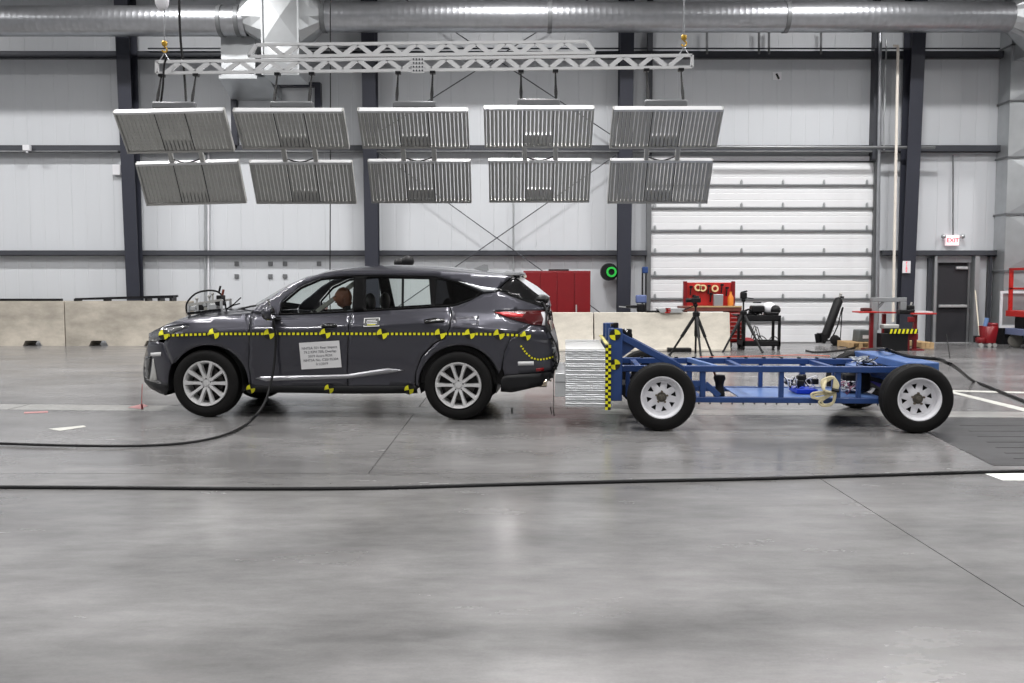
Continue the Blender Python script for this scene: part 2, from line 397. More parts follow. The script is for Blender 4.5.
struct(MB().box(P(930.5, 300, YW).x, P(933, 300, YW).x, YW-.18, YW, 0, P(931, 254, YW).z).build('trim_6', M_galvp, smooth=False))
struct(MB().box(P(970.5, 300, YW).x, P(975, 300, YW).x, YW-.18, YW, 0, P(972, 254, YW).z).build('trim_7', M_galvp, smooth=False))
struct(MB().box(P(985.5, 300, YW).x, P(988, 300, YW).x, YW-.15, YW, 0, P(986, 254, YW).z).build('trim_8', M_girt, smooth=False))
struct(MB().box(P(926, 300, YW).x, P(930, 300, YW).x, YW-.1, YW, 0, P(928, 258, YW).z).build('trim_9', M_girt, smooth=False))
# framed louvre opening high on the wall
x0, x1 = P(233, 100, YW).x, P(322, 100, YW).x; z0, z1 = P(250, 150, YW).z, P(250, 84, YW).z
w1 = struct(MB().box(x0+.1, x1-.1, YW-.03, YW, z0, z1-.1).build('window_1', M_wall, smooth=False))
MB().box(x0, x0+.14, YW-.2, YW, z0, z1-.1).build('window_frame', M_steel_dk, w1, smooth=False)
MB().box(x1-.14, x1, YW-.2, YW, z0, z1-.1).build('window_frame', M_steel_dk, w1, smooth=False)
MB().box(x0, x1, YW-.2, YW, z1-.1, z1).build('window_frame', M_steel_dk, w1, smooth=False)
# dark post left of the vertical conduits
struct(MB().box(P(870, 100, YW).x, P(874.5, 100, YW).x, YW-.25, YW, GZ, ZT).build('trim_10', M_girt, smooth=False))
struct(MB().box(GX0-.08, GX0+.05, YW-.16, YW, GZ+.13, ZT).build('trim_11', M_girt, smooth=False))
# ================================================================== DUCTS AND CONDUITS
def spiral(name, pa, pb, r, label, cat, bands, m=M_galv):
    pa = Vector(pa); pb = Vector(pb); L = (pb-pa).length; n = max(2, int(L/.012/6))
    t = thing(name, (pa+pb)/2, label, cat)
    prof = []; k = 0; x = 0
    while x < L:
        prof += [(r, x), (r, x+.128), (r+.0004, x+.131), (r+.0004, x+.137)]; x += .14
    prof.append((r, L))
    MB().lathe(prof, pa, 'x', 40).build('duct_shell', m, t, ang=60)
    for bx in bands:
        MB().lathe([(r, bx-.05), (r+.02, bx-.05), (r+.02, bx+.05), (r, bx+.05)], pa, 'x', 40, closed=True).build('duct_band', M_girt2, t)
    return t
YD = 21.4; zdl = P(100, 20, YD).z; rd = 14.4*YD/F
a = P(-420, 21, YD); b = P(243, 21, YD); b.z = a.z
Lx = b.x-a.x
spiral('ventilation_duct', a, b, rd, 'round spiral metal duct left of the square duct box', 'duct', [Lx-.5, Lx-.09])
a = P(322, 17, YD); b = P(1009, 17, YD); b.z = a.z
spiral('ventilation_duct', a, b, rd, 'long round spiral metal duct right of the square duct box', 'duct', [.05, 5.3, 10.8])
t = thing('duct_junction_box', P(280, 40, YD), 'bright square galvanised duct box between the two round ducts', 'duct')
x0, x1 = P(262, 20, YD-.5).x, P(298, 20, YD-.5).x; zt_ = ZT-.1; zb = P(280, 75, YD-.5).z
def crossbox(x0, x1, y0, y1, z0, z1, d=.03):
    b = MB(); b.box(x0, x1, y0, y1, z0, z1); zc = (z0+z1)/2
    return b
def xpanel(x0, x1, y, z0, z1, d):      # cross-broken sheet facing the camera
    return MB().add([(x0, y, z0), (x1, y, z0), (x1, y, z1), (x0, y, z1), ((x0+x1)/2, y-d, (z0+z1)/2)], [(0, 1, 4), (1, 2, 4), (2, 3, 4), (3, 0, 4)])
zm = P(280, 42, YD-.5).z
MB().box(x0, x1, YD-.5, YD+.5, zb, zt_).build('duct_body', M_galvp, t, smooth=False)
xpanel(x0+.01, x1-.01, YD-.505, zm, P(280, -8, YD-.5).z, .05).build('duct_panel', M_galvp, t, smooth=False, recalc=False)
xpanel(x0+.01, x1-.01, YD-.505, zb, zm-.02, .04).build('duct_panel', M_galvp, t, smooth=False, recalc=False)
for xx in (x0, x1): MB().box(xx-.02, xx+.02, YD-.54, YD-.5, zb, zt_).build('corner_flange', M_galvp, t, smooth=False)
zc = (a.z)
for sx, xa, xb in ((-1, x0, P(243, 20, YD).x), (1, x1, P(322, 20, YD).x)):
    rows = []
    for tt in (0, .5, 1):
        ring = []
        for k in range(16):
            an = 2*pi*(k+.5)/16; cx_, cz_ = cos(an), sin(an); mxx = max(abs(cx_), abs(cz_))
            sq = Vector((0, cx_/mxx*.48, cz_/mxx*.66)); ci = Vector((0, cx_*rd, cz_*rd)); q = sq.lerp(ci, tt)
            ring.append((xa+(xb-xa)*tt, YD+q.y, zc+q.z))
        ring.append(ring[0]); rows.append(ring)
    MB().grid(rows).build('transition', M_galvp, t, smooth=False)
# lower return box left of it
t = thing('duct_elbow_box', P(240, 60, YD+.3), 'grey sheet metal duct elbow below the left round duct', 'duct')
x0, x1 = P(221, 50, YD+.3).x, P(255, 50, YD+.3).x
MB().box(x0, x1, YD+.3, YW-.02, P(240, 77, YD+.3).z, P(240, 36, YD+.3).z).build('duct_body', M_galvp, t, smooth=False)
MB().box(x0-.05, x1+.05, YD+.25, YD+.3, P(240, 79, YD+.3).z, P(240, 76, YD+.3).z).build('duct_flange', M_galvp, t, smooth=False)
MB().prism([(YD+.3, P(240, 77, YD+.3).z), (YW-.3, P(240, 90, YD+.3).z), (YW-.02, P(240, 90, YD+.3).z), (YW-.02, P(240, 77, YD+.3).z)], 'x', x1-.9, x1+.3).build('duct_chute', M_galvp, t, smooth=False)
MB().cyl((x0-.02, YD+.55, P(240, 46, YD).z), (x1+.02, YD+.55, P(240, 46, YD).z), .2, 20).build('duct_elbow', M_galvp, t)
# big vertical duct at right
t = thing('vertical_duct', (P(1002, 300, 21.6).x+.8, 22.2, 0), 'large vertical galvanised duct with cross-broken panels at the right edge', 'duct')
X0 = P(1006.5, 200, 22.45).x; X1 = X0+2.2
zz = [P(1010, y, 22.45).z for y in (18, 45, 101, 157, 214, 271)]+[.45]
MB().box(X0, X1, 22.45, YW-.02, .45, zz[0]).build('duct_body', M_galvp, t, smooth=False)
for z1, z0 in zip(zz, zz[1:]):
    xpanel(X0, X1, 22.445, z0, z1, .07).build('duct_panel', M_galvp, t, smooth=False, recalc=False)
    MB().box(X0-.03, X1+.03, 22.4, 22.45, z0-.02, z0+.02).box(X0-.03, X0, 22.45, YW, z0-.02, z0+.02).build('duct_flange', M_girt2, t, smooth=False)
rows = []
xa, xb = P(1009, 20, YD).x, P(1040, 20, YD).x
for tt in (0, 1):
    ring = []
    for k in range(16):
        an = 2*pi*(k+.5)/16; cx_, cz_ = cos(an), sin(an); mxx = max(abs(cx_), abs(cz_)); q = Vector((0, cx_*rd, cz_*rd)).lerp(Vector((0, cx_/mxx*.8, cz_/mxx*.7)), tt)
        ring.append((xa+(xb-xa)*tt, YD+q.y, P(322, 17, YD).z+q.z))
    ring.append(ring[0]); rows.append(ring)
MB().grid(rows).build('transition', M_galvp, t, smooth=False)
MB().box(xb, xb+1.6, YD-.8, YW-.03, P(322, 17, YD).z-.75, ZT-.1).build('duct_head', M_galvp, t, smooth=False)
MB().box(X0, X1, 22.35, YW-.05, 0, .45).build('duct_plinth', M_blkm, t, smooth=False)
# conduits
def pipe(name, pts, r, m, label, cat='conduit', seg=8): return tag(MB().tube(pts, r, seg).build(name, m), label, cat)
zc2 = P(0, 147.5, YW-.25)
pipe('conduit_pipe', [P(-400, 151.6, YW-.22), P(118, 151.6, YW-.22)], .026, M_cond, 'grey metal conduit along the middle girt left of the first column')
pipe('conduit_pipe', [P(148, 151.6, YW-.22), P(895, 151.6, YW-.22)], .026, M_cond, 'long grey conduit running behind the louvred panels and over the roll-up door')
pipe('conduit_pipe', [P(700, 147, YW-.5), P(935, 147.5, YW-.5)], .04, M_girt2, 'galvanised pipe crossing in front of the column by the roll-up door')
pipe('conduit_pipe', [P(148, 48.5, YW-.3), P(1000, 48.5, YW-.3)], .02, M_girt, 'dark conduit along the top girt')
pipe('conduit_pipe', [P(880.5, 22, YW-.4), P(877, 330, YW-.4)], .045, M_galv, 'tall vertical galvanised conduit at the right edge of the roll-up door')
pipe('conduit_pipe', [P(886.5, 40, YW-.3), P(884.5, 110, YW-.3), P(884, 150, YW-.3)], .02, M_galvp, 'thin vertical conduit right of the tall galvanised one')
b = MB().tube([P(893.5, 46, YW-.75), P(898, 46, YW-.75), P(898, 50, YW-.75)], .035, 8).tube([P(898, 47, YW-.75), P(893, 322, YW-.75)], .035, 8)
tag(b.build('drain_pipe', mat('cream_pipe', (222, 215, 205), .5)), 'slim cream drain pipe beside the column by the exit door', 'pipe')
pipe('conduit_pipe', [P(513.5, 150, YW-.08), P(513.5, 308, YW-.08)], .025, M_galvp, 'vertical grey conduit behind the middle of the cross bracing')
pipe('conduit_pipe', [P(205, 150, YW-.08), P(205, 308, YW-.08)], .028, M_galvp, 'vertical conduit on the wall above the hood, left one of a close pair')
pipe('conduit_pipe', [P(208.5, 150, YW-.08), P(208.5, 308, YW-.08)], .022, M_white, 'vertical conduit on the wall above the hood, right one of a close pair')
pipe('conduit_pipe', [P(953, 155, YW-.06), P(953, 236, YW-.06)], .018, M_girt2, 'thin conduit dropping to the red exit sign')
for i, hx in enumerate((707, 759, 769, 821)):
    MB_ = MB().cyl(P(hx, 29, YW-.25), P(hx, 54, YW-.25), .03, 8)
    tag(MB_.build('duct_support', M_girt2), 'short steel support under the long round duct, %s' % ('leftmost of four', 'left one of the close pair', 'right one of the close pair', 'rightmost of four')[i], 'bracket')
c = P(206, 135, YW-.1)
t = tag(MB().cbox(P(117, 170, YW-.06), (.2, .1, .26)).build('junction_box', M_white, bevel=.01), 'small pale box on the wall left of the first column', 'box')
t = tag(MB().cbox(P(27, 148, YW-.32), (.18, .1, .14)).cyl(P(27, 148, YW-.32), P(27, 153, YW-.32), .03).build('cable_clamp', M_white, bevel=.01), 'small pale clamp on the left conduit', 'box')
for i, (qx, qy) in enumerate([(236.7, 263.7), (236.7, 276.3), (270.4, 263.7), (270.4, 276.3), (285, 263.7), (285, 276.3), (319, 263.7)]):
    tag(MB().cbox(P(qx, qy, YW-.02), (.11, .03, .11)).build('wall_plate', M_girt2, bevel=.005),
        'small grey square plate on the wall above the windscreen, %s row, %s' % (('upper', 'lower')[i % 2], ('leftmost', 'second from left', 'third from left', 'rightmost')[i//2]), 'plate')
t = thing('wall_sticker', P(777, 76, YW-.02), 'small white notice with a dark mark high on the wall above the roll-up door', 'sign')
MB().cbox(P(777, 76, YW-.02), (.22, .02, .2)).build('notice_sheet', M_white, t)
MB().bar(P(776.3, 73.5, YW-.04), P(779, 79, YW-.04), .05, .01, (0, 1, 0)).build('dark_mark', M_blk, t)
t = thing('fan_shaped_reel', P(609, 272, YW-.3), 'round black reel with green hose by the third column', 'reel')
c = P(609, 272, YW-.3)
MB().lathe([(.0, -.1), (.2, -.1), (.22, -.06), (.22, .06), (.2, .1), (0, .1)], c, 'y', 24).build('reel_drum', M_blk, t)
MB().lathe([(.08, -.14), (.13, -.14), (.13, -.1), (.08, -.1)], c+Vector((.05, 0, 0)), 'y', 20, closed=True).build('hose_coil', M_green, t)
MB().box(c.x-.04, c.x+.04, c.y+.1, YW-.02, c.z-.1, c.z+.1).build('wall_bracket', M_blkm, t)
# exit sign
c = P(952, 240.5, YW-.06); t = thing('exit_sign', c, 'red and white exit sign above the black door', 'sign')
MB().cbox(c, (.33, .08, .26)).build('sign_box', M_exit, t, bevel=.01)
text('sign_letters', 'EXIT', .15, c+Vector((0, -.045, 0)), (1, 0, 0), (0, -1, 0), M_exitr, t, .004)
for sx in (-1, 1):
    MB().ell(c+Vector((sx*.24, -.05, .1)), (.06, .06, .06), 10, 8).build('emergency_lamp', M_galvp, t)
c = P(906.5, 267, YW-.51); t = thing('fire_sign', c, 'white fire sign with red letters on the column by the exit door', 'sign')
MB().cbox(c, (.2, .012, .3)).build('sign_plate', M_white, t)
for i, ch in enumerate('FIRE'): text('sign_letter', ch, .085, c+Vector((0, -.008, .1-.067*i)), (1, 0, 0), (0, -1, 0), M_exitr, t, .002)
# ================================================================== TRUSS AND LOUVRED LIGHT PANELS
YT = 11.7
zL, zR = P(157, 60.5, YT), P(692, 54, YT)
def truss(name, xa, xb, ya_top, yb_top, ya_bot, yb_bot, label, slope=0):
    A, B, C_, D = P(xa, ya_top, YT), P(xb, yb_top, YT), P(xa, ya_bot, YT), P(xb, yb_bot, YT)
    t = thing(name, (A+B)/2, label, 'truss'); cw = .034; dp = .04
    if slope:
        C_ = P(xa-8, ya_bot, YT); D = P(xb+9, yb_bot, YT)
    dz = Vector((0, 0, cw/2))
    MB().bar(A-dz, B-dz, dp, cw).build('top_chord', M_truss, t, smooth=False)
    MB().bar(C_+dz, D+dz, dp, cw).build('bottom_chord', M_truss, t, smooth=False)
    MB().bar(A-dz, C_+dz, .04, dp, (0, 1, 0)).build('end_post', M_truss, t, smooth=False); MB().bar(B-dz, D+dz, .04, dp, (0, 1, 0)).build('end_post', M_truss, t, smooth=False)
    pitch = 14.75; k0 = math.ceil((xa+3-505.3)/pitch); k = k0
    def top(px): u = (px-xa)/(xb-xa); return P(px, ya_top+(yb_top-ya_top)*u, YT)-dz
    def bot(px): u = (px-xa)/(xb-xa); return P(px, ya_bot+(yb_bot-ya_bot)*u, YT)+dz
    while 505.3+(k+1)*pitch < xb-2:
        p0, p1 = 505.3+k*pitch, 505.3+(k+1)*pitch
        a_, b_ = (top(p0), bot(p1)) if k % 2 == 0 else (bot(p0), top(p1))
        MB().bar(a_, b_, .055, .03, (0, 1, 0)).build('diagonal', M_truss, t, smooth=False); k += 1
    return t
tr = truss('lower_truss', 157, 692, 60.5, 54, 74.5, 68.5, 'long pale lattice truss that carries the light panels')
tr2 = truss('upper_truss', 256.5, 586, 43.5, 40.2, 58, 54, 'shorter pale lattice truss bolted on top of the long one', 1)
c = P(418, 65, YT-.06); MB().cbox(c, (.16, .01, .2)).build('splice_plate', M_truss, tr)
b = MB()
for i in range(4):
    for j in range(4): b.cyl(c+Vector((-.055+.037*i, -.004, -.07+.047*j)), c+Vector((-.055+.037*i, -.015, -.07+.047*j)), .011, 8)
o = b.build('plate_bolts', M_girt, tr); o['kind'] = 'stuff'
# lifting hooks and cables
for px, py0, py1, lab in ((164.5, 0, 58, 'orange crane hook on a cable at the left end of the truss'), (684, -20, 52, 'yellow crane hook on a cable at the right end of the truss')):
    c = P(px, py1-10, YT); t = thing('crane_hook', c, lab, 'hook')
    MB().cyl(P(px, py0-80, YT), P(px, py1-16, YT), .008, 8).build('hoist_rope', M_galv, t)
    MB().cbox(P(px, py1-14.5, YT), (.07, .05, .07)).build('hook_block', M_gold, t, bevel=.02)
    pts = [c+Vector((.032*sin(a_), 0, -.02+.032*cos(a_))) for a_ in [i*.45 for i in range(0, 11)]]
    MB().tube([c+Vector((0, 0, .05))]+pts, .01, 8).build('hook_bow', M_gold, t)
    MB().tube([P(px-5, py1+3, YT), c+Vector((0, 0, -.06)), P(px+5, py1+3, YT)], .008, 6).build('shackle', M_galv, t)
c = P(162, 1, YT); tag(MB().ell(c, (.09, .07, .12), 14, 10).cyl(c, c+Vector((0, 0, 1.2)), .03).build('hoist_weight', M_white), 'white rounded hoist weight above the left crane hook', 'hoist')
tag(MB().tube(catmull([P(178, -60, YT+.1), P(180, 30, YT+.1), P(184, 70, YT+.1), P(186, 101, YT)]), .016, 8).build('power_cable', M_blk), 'black cable dropping from the ceiling to the left light panel', 'cable')
tag(MB().tube(catmull([P(167, 57, YT-.1), P(164, 66, YT-.1), P(163, 85, YT-.1), P(161, 102, YT-.1)]), .014, 8).build('power_cable', M_blk), 'black cable looping off the left end of the truss', 'cable')
# louvred panels
YA, YB_, YC, YD2 = 11.3, 11.7, 11.82, 12.15
WP = 110.5/F*(YA*CP-(P(512, 109, YA).z-CH)*SP)
def panel_thing(px, top, bot, Y0, Y1, label, upper, roll=0):
    A = P(px, top, Y0); Bm = P(px, bot, Y1); Bm.x = A.x
    W = WP*(.985 if upper else .96); e = (Bm-A); H = e.length; e.normalize(); r = Vector((cos(roll), 0, sin(roll))); n = r.cross(e).normalized()
    if n.y > 0: n = -n
    t = thing('louvred_light_panel', A, label, 'light panel', 'louvred light panels hanging from the truss')
    def bx(u0, u1, v0, v1, n0, n1, nm, m, cache=None):
        vs = [A+r*u+e*v+n*q for q in (n0, n1) for u, v in ((u0, v0), (u1, v0), (u1, v1), (u0, v1))]
        return MB().add(vs, [(0, 3, 2, 1), (4, 5, 6, 7), (0, 1, 5, 4), (1, 2, 6, 5), (2, 3, 7, 6), (3, 0, 4, 7)]).build(nm, m, t, smooth=False)
    bx(-W/2, W/2, 0, .03, -.05, .03, 'top_rail', M_truss); bx(-W/2, W/2, H-.03, H, -.05, .02, 'bottom_rail', M_lampgrey)
    for s in (-1, 1): bx(s*W/2-.012, s*W/2+.012, .0, H, -.05, .02, 'side_rail', M_lampgrey)
    for s in (-1, 1): bx(s*W*.14-.004, s*W*.14+.004, .03, H-.03, .0, .014, 'divider', M_blkm)
    n_ = 26; pit = (W-.03)/n_; me = None
    for k in range(n_):
        u = -W/2+.015+(k+.5)*pit
        if me is None:
            o = bx(u-.019, u+.019, .03, H-.03, -.03, .008, 'slat', M_lampgrey); me = o.data; u0 = u
        else:
            o = bpy.data.objects.new('slat', me); COL.objects.link(o); o.parent = t; o.location = r*(u-u0)
    bx(-W*.13, W*.13, H*.72, H*.93, -.09, -.035, 'driver_box', M_truss)
    if upper:
        hb = A+Vector((0, .2, .1))
        MB().bar(hb-Vector((.27, 0, 0)), hb+Vector((.27, 0, 0)), .09, .085).build('hanger_bar', M_girt2, t, bevel=.02)
        for s in (-1, 1):
            q = hb+Vector((s*.22, 0, .04)); px_ = 512+q.x/YT*F; tp = Vector((q.x, YT-.02, 0))
            tp.z = P(px_, 74.5-(px_-157)/535*6, YT).z
            MB().cbox(tp-Vector((0, 0, .02)), (.07, .08, .035)).build('truss_clamp', M_blkm, t, bevel=.004)
            MB().tube([tp, tp.lerp(q, .25), tp.lerp(q, .5), tp.lerp(q, .75), q], [.008, .012, .014, .022, .016], 8).build('hanger_strap', M_blk, t)
    else:
        for s in (-1, 1):
            q = A+Vector((s*.2, .0, .0)); MB().bar(q+Vector((0, .03, -.02)), q+Vector((0, -.08, .17)), .06, .05).build('link_bracket', M_lampgrey, t, bevel=.01)
        MB().tube(catmull([A+Vector((-.17, 0, .03)), A+Vector((0, -.01, -.01)), A+Vector((.17, 0, .04))]), .009, 6).build('link_cable', M_blk, t)
    return t
od = ('leftmost', 'second from left', 'middle', 'second from right', 'rightmost')
for i, px in enumerate((168.6, 288, 412.5, 539, 668.4)):
    panel_thing(px, (110.5, 110, 109.7, 107.5, 108.3)[i], (152, 148.5, 148, 147.4, 148.2)[i], YA, YB_, 'grey louvred light panel in the upper row, '+od[i], True, radians(1.2) if i == 0 else 0)
for i, px in enumerate((187, 300.5, 419, 540, 661.7)):
    panel_thing(px, (162, 161.5, 160.5, 159.8, 159.8)[i], (204, 203.3, 202.6, 202, 203)[i], YC, YD2, 'grey louvred light panel in the lower row, '+od[i], False, radians(1.5) if i == 0 else 0)
# ================================================================== BARRIERS
def left_block(pxa, pxb, label):
    Yf = gy(346); x0, x1 = P(pxa, 320, Yf).x+.008, P(pxb, 320, Yf).x-.008; h = P(100, 301.2, Yf).z; L = x1-x0
    t = thing('concrete_barrier', ((x0+x1)/2, Yf+.3, 0), label, 'barrier')
    n1, n2 = x0+L*.27, x0+L*.73
    pr = [(x0, 0)]
    for c in (n1, n2): pr += [(c-.24, 0), (c-.17, .13), (c+.17, .13), (c+.24, 0)]
    pr += [(x1, 0), (x1, h-.015), (x1-.02, h), (x0+.02, h), (x0, h-.015)]
    MB().prism(pr, 'y', Yf, Yf+.6).build('barrier_body', M_barrier, t, smooth=False)
    return h, Yf
hL, yL = left_block(-57, 64.5, 'weathered concrete barrier block at the left edge under a long black bar')
left_block(65, 186, 'weathered concrete barrier block just in front of the car nose, dark stain on it')
left_block(-180, -57.5, 'weathered concrete barrier block beyond the left edge')
def jersey(pxa, pxb, label):
    Yf = gy(351.5); x0, x1 = P(pxa, 320, Yf).x+.008, P(pxb, 320, Yf).x-.008; h = P(600, 312.5, Yf+.22).z
    t = thing('jersey_barrier', ((x0+x1)/2, Yf+.3, 0), label, 'barrier')
    MB().prism([(Yf, 0), (Yf, .05), (Yf+.03, .1), (Yf+.15, h), (Yf+.4, h), (Yf+.58, .1), (Yf+.62, .05), (Yf+.62, 0)], 'x', x0, x1).build('barrier_body', M_barrier2, t, bevel=.01)
    return h, Yf
hR, yR = jersey(594.5, 731.5, 'cream concrete jersey barrier behind the blue cart and tripod')
jersey(457, 594, 'cream concrete jersey barrier between car tail and blue cart')
jersey(320, 456.5, 'cream concrete jersey barrier hidden behind the car body')
tag(MB().tube(catmull([P(548, 343, yR-.02), P(549.5, 333, yR), P(551, 322, yR+.1), P(550, 313, yR+.2), P(553, 311.5, yR+.3)]), .012, 6).build('thin_rope', mat('brown_cord', (120, 70, 55), .7)), 'thin brown rope hanging over the jersey barrier behind the car tail', 'rope')
b = MB().box(P(-60, 300, yL).x, P(57, 300, yL).x, yL+.2, yL+.3, hL, hL+.06); tag(b.build('steel_bar', M_blkm, bevel=.005), 'long black bar lying on the leftmost barrier block', 'bar')
t = thing('steel_rack', (P(122, 300, yL).x, yL+.2, hL), 'low black steel rack lying on the second barrier block', 'rack')
xa, xb = P(73, 300, yL).x, P(172, 300, yL).x
MB().bar((xa, yL+.12, hL+.05), (xb, yL+.12, hL+.1), .05, .05).build('rack_beam', M_blkm, t); MB().bar((xa, yL+.4, hL+.05), (xb, yL+.4, hL+.12), .05, .05).build('rack_beam', M_blkm, t)
for u in (0, .3, .72, .85, .97): xx = xa+(xb-xa)*u; MB().box(xx-.03, xx+.03, yL+.1, yL+.42, hL, hL+.06+.05*u).build('rack_foot', M_blkm, t)
# red cabinet
t = thing('red_cabinet', (P(557, 300, 21.8).x, 22.1, 0), 'wide dark red steel cabinet behind the barrier and car tail', 'cabinet')
x0, x1 = P(523.5, 300, 21.8).x, P(590.5, 300, 21.8).x; zt = P(550, 270.8, 21.8).z; xm = [x0, x0+(x1-x0)*.25, x0+(x1-x0)*.5, x0+(x1-x0)*.76, x1]
MB().box(x0, x1, 21.82, 22.4, .08, zt).build('cabinet_body', M_red, t, bevel=.01)
for a, c in zip(xm, xm[1:]): MB().box(a+.008, c-.008, 21.79, 21.82, .12, zt-.03).build('cabinet_door', M_red, t, bevel=.006)
MB().box(P(576, 300, 21.8).x-.01, P(576, 300, 21.8).x+.02, 21.75, 21.8, zt-1.0, zt-.82).build('door_handle', M_alu, t)
for a in (x0+.1, x1-.2): MB().box(a, a+.1, 21.9, 22.3, 0, .08).build('cabinet_foot', M_blkm, t)
tag(MB().box(P(549, 300, 21.8).x, P(569, 300, 21.8).x, 21.9, 22.2, zt, zt+.04).build('flat_case', M_blkm), 'flat black case on top of the dark red cabinet', 'case')
# blue clamp stand behind barrier left of roll-up door
Yq = 22.0
t = thing('clamp_stand', (P(643, 300, Yq).x, Yq, 0), 'slender blue and black clamp stand left of the roll-up door', 'stand')
for px in (642.5, 646): MB().cyl((P(px, 300, Yq).x, Yq, 0), P(px, 268, Yq), .02, 8).build('pole', M_blkm, t)
MB().cbox(P(645, 270, Yq), (.14, .12, .16)).build('top_clamp', M_blue, t, bevel=.02); MB().cbox(P(641, 299, Yq), (.26, .16, .2)).build('lower_clamp', mat('blue_grey', (90, 105, 150), .5), t, bevel=.03)
MB().cbox(P(641, 308, Yq), (.2, .16, .2)).build('motor_block', M_blkm, t, bevel=.03); MB().cbox((P(643, 300, Yq).x, Yq, .03), (.5, .4, .06)).build('foot_plate', M_blkm, t)
MB().bar(P(619, 306.5, Yq), P(640, 308.5, Yq), .03, .03).build('side_arm', M_alu, t); MB().cbox(P(632, 306.5, Yq), (.3, .1, .06)).build('arm_head', M_blkm, t, bevel=.02)
# tray on barrier
Yb = yR+.3; t = thing('metal_tray', (P(671, 311, Yb).x, Yb, hR), 'pale metal tray with a red mark on top of the jersey barrier', 'tray')
x0, x1 = P(657, 310, Yb-.15).x, P(684.5, 310, Yb-.15).x
MB().prism([(x0, hR+.09), (x0+.08, hR), (x1-.06, hR), (x1, hR+.09)], 'y', Yb-.2, Yb+.15).build('tray_body', M_alu, t)
c = P(668, 310.3, Yb-.21)
MB().cbox(c+Vector((0, 0, .035)), (.11, .01, .03)).cbox(c+Vector((0.01, 0, -.01)), (.1, .01, .03)).cbox(c+Vector((-.01, 0, -.05)), (.11, .01, .025)).cbox(c+Vector((-.02, 0, 0)), (.04, .01, .1)).build('red_mark', M_red2, t)
tag(MB().cbox((P(653, 312, Yb).x, Yb, hR+.02), (.3, .25, .04)).build('flat_pouch', M_blk, bevel=.01), 'flat black pouch on the jersey barrier left of the tray', 'pouch')
a = G(676, 350.5); tag(MB().cbox((a.x, a.y-.35, .045), (.52, .25, .09)).build('flat_case', M_blk, bevel=.02), 'low black case on the floor by the tripod legs', 'case')
# ================================================================== CAR
YCAR = 10.72; XN, XT = -4.34, .50
frame(-4.2, (-.575, 9.775, 0))
WXF, WXR = P(204.8, 384, 9.775).x, P(458.0, 386, 9.775).x; WR = .382
def ipl(x, pts):
    if x <= pts[0][0]: return pts[0][1]
    for (a, b), (c, d) in zip(pts, pts[1:]):
        if x <= c: return b+(d-b)*(x-a)/(c-a)
    return pts[-1][1]
def hw(x, z):
    W = .945
    if x < XN+.85: t = min(1, (XN+.85-x)/.85); W -= .40*t**3
    if x > XT-.8: t = min(1, (x-XT+.8)/.8); W -= .20*t**3
    zc = ipl(x, [(-4, .93), (-3.0, .99), (-2.3, 1.0), (-1.4, 1.07), (-.7, 1.10), (.3, 1.0)])
    if x > -1.0: # rear haunch: the shoulder folds in lower, like the photo's bright quarter
        zc = ipl(x, [(-1.0, 1.086), (-.3, 1.01), (.4, .94)])
    if z < .62: ins = ipl(z, [(.1, .14), (.25, .085), (.34, .03), (.5, .028), (.62, .012)])
    elif z < zc: ins = ipl(z, [(.62, .012), (.8, .004), (zc, .0)])
    else:
        zb = max(1.16, zc+.04); t = min(1, (z-zc)/(zb-zc)); ins = .012*min(1, (z-zc)/.02)+.1*t*t*.4+.1*t*.6
        if z > zb: ins += (z-zb)*.52
    for cxx, am in ((WXF, .012), (WXR, .012)):   # wheel arch flare
        r = math.hypot(x-cxx, z-.38)
        if r < .62: ins -= am*max(0, 1-abs(r-.47)/.15)
    return max(.05, W-ins)
def sp(px, py, off=0):
    Y = 9.9
    for _ in range(25):
        p = P(px, py, Y); Y2 = YCAR-hw(p.x, p.z)-off; Y = Y*.4+Y2*.6
    return P(px, py, Y)
def inside(x, y, poly):
    c = False; n = len(poly)
    for i in range(n):
        x1, y1 = poly[i]; x2, y2 = poly[i-1]
        if (y1 > y) != (y2 > y) and x < (x2-x1)*(y-y1)/(y2-y1)+x1: c = not c
    return c
def dens(poly, d):
    out = []
    for i in range(len(poly)):
        a, b = poly[i], poly[(i+1) % len(poly)]; L = math.hypot(b[0]-a[0], b[1]-a[1]); n = max(1, int(L/d))
        out += [(a[0]+(b[0]-a[0])*k/n, a[1]+(b[1]-a[1])*k/n) for k in range(n)]
    return out
def tri(poly, holes=(), d=.05):
    loops = [dens(poly, d)]+[dens(h, d) for h in holes]
    vs = []; es = []
    for lp in loops:
        n0 = len(vs); vs += lp; es += [(n0+i, n0+(i+1) % len(lp)) for i in range(len(lp))]
    nb = len(vs); x0 = min(v[0] for v in poly); x1 = max(v[0] for v in poly); z0 = min(v[1] for v in poly); z1 = max(v[1] for v in poly)
    bound = list(vs); j = 0; z = z0+d/2
    while z < z1:
        x = x0+(d/2 if j % 2 else 0)
        while x < x1:
            if inside(x, z, loops[0]) and not any(inside(x, z, h) for h in loops[1:]) and min((x-b[0])**2+(z-b[1])**2 for b in bound) > (d*.55)**2: vs.append((x, z))
            x += d
        z += d*.87; j += 1
    r = delaunay_2d_cdt([Vector(v) for v in vs], es, [], 1, 1e-5)
    V, Fs = r[0], r[2]; out = []
    for f in Fs:
        cx_ = sum(V[i].x for i in f)/len(f); cz_ = sum(V[i].y for i in f)/len(f)
        if inside(cx_, cz_, loops[0]) and not any(inside(cx_, cz_, h) for h in loops[1:]):
            a, b, c = [V[i] for i in f[:3]]
            if (b-a).cross(c-a) < 0: f = f[::-1]
            out.append(f)
    return [(v.x, v.y) for v in V], out
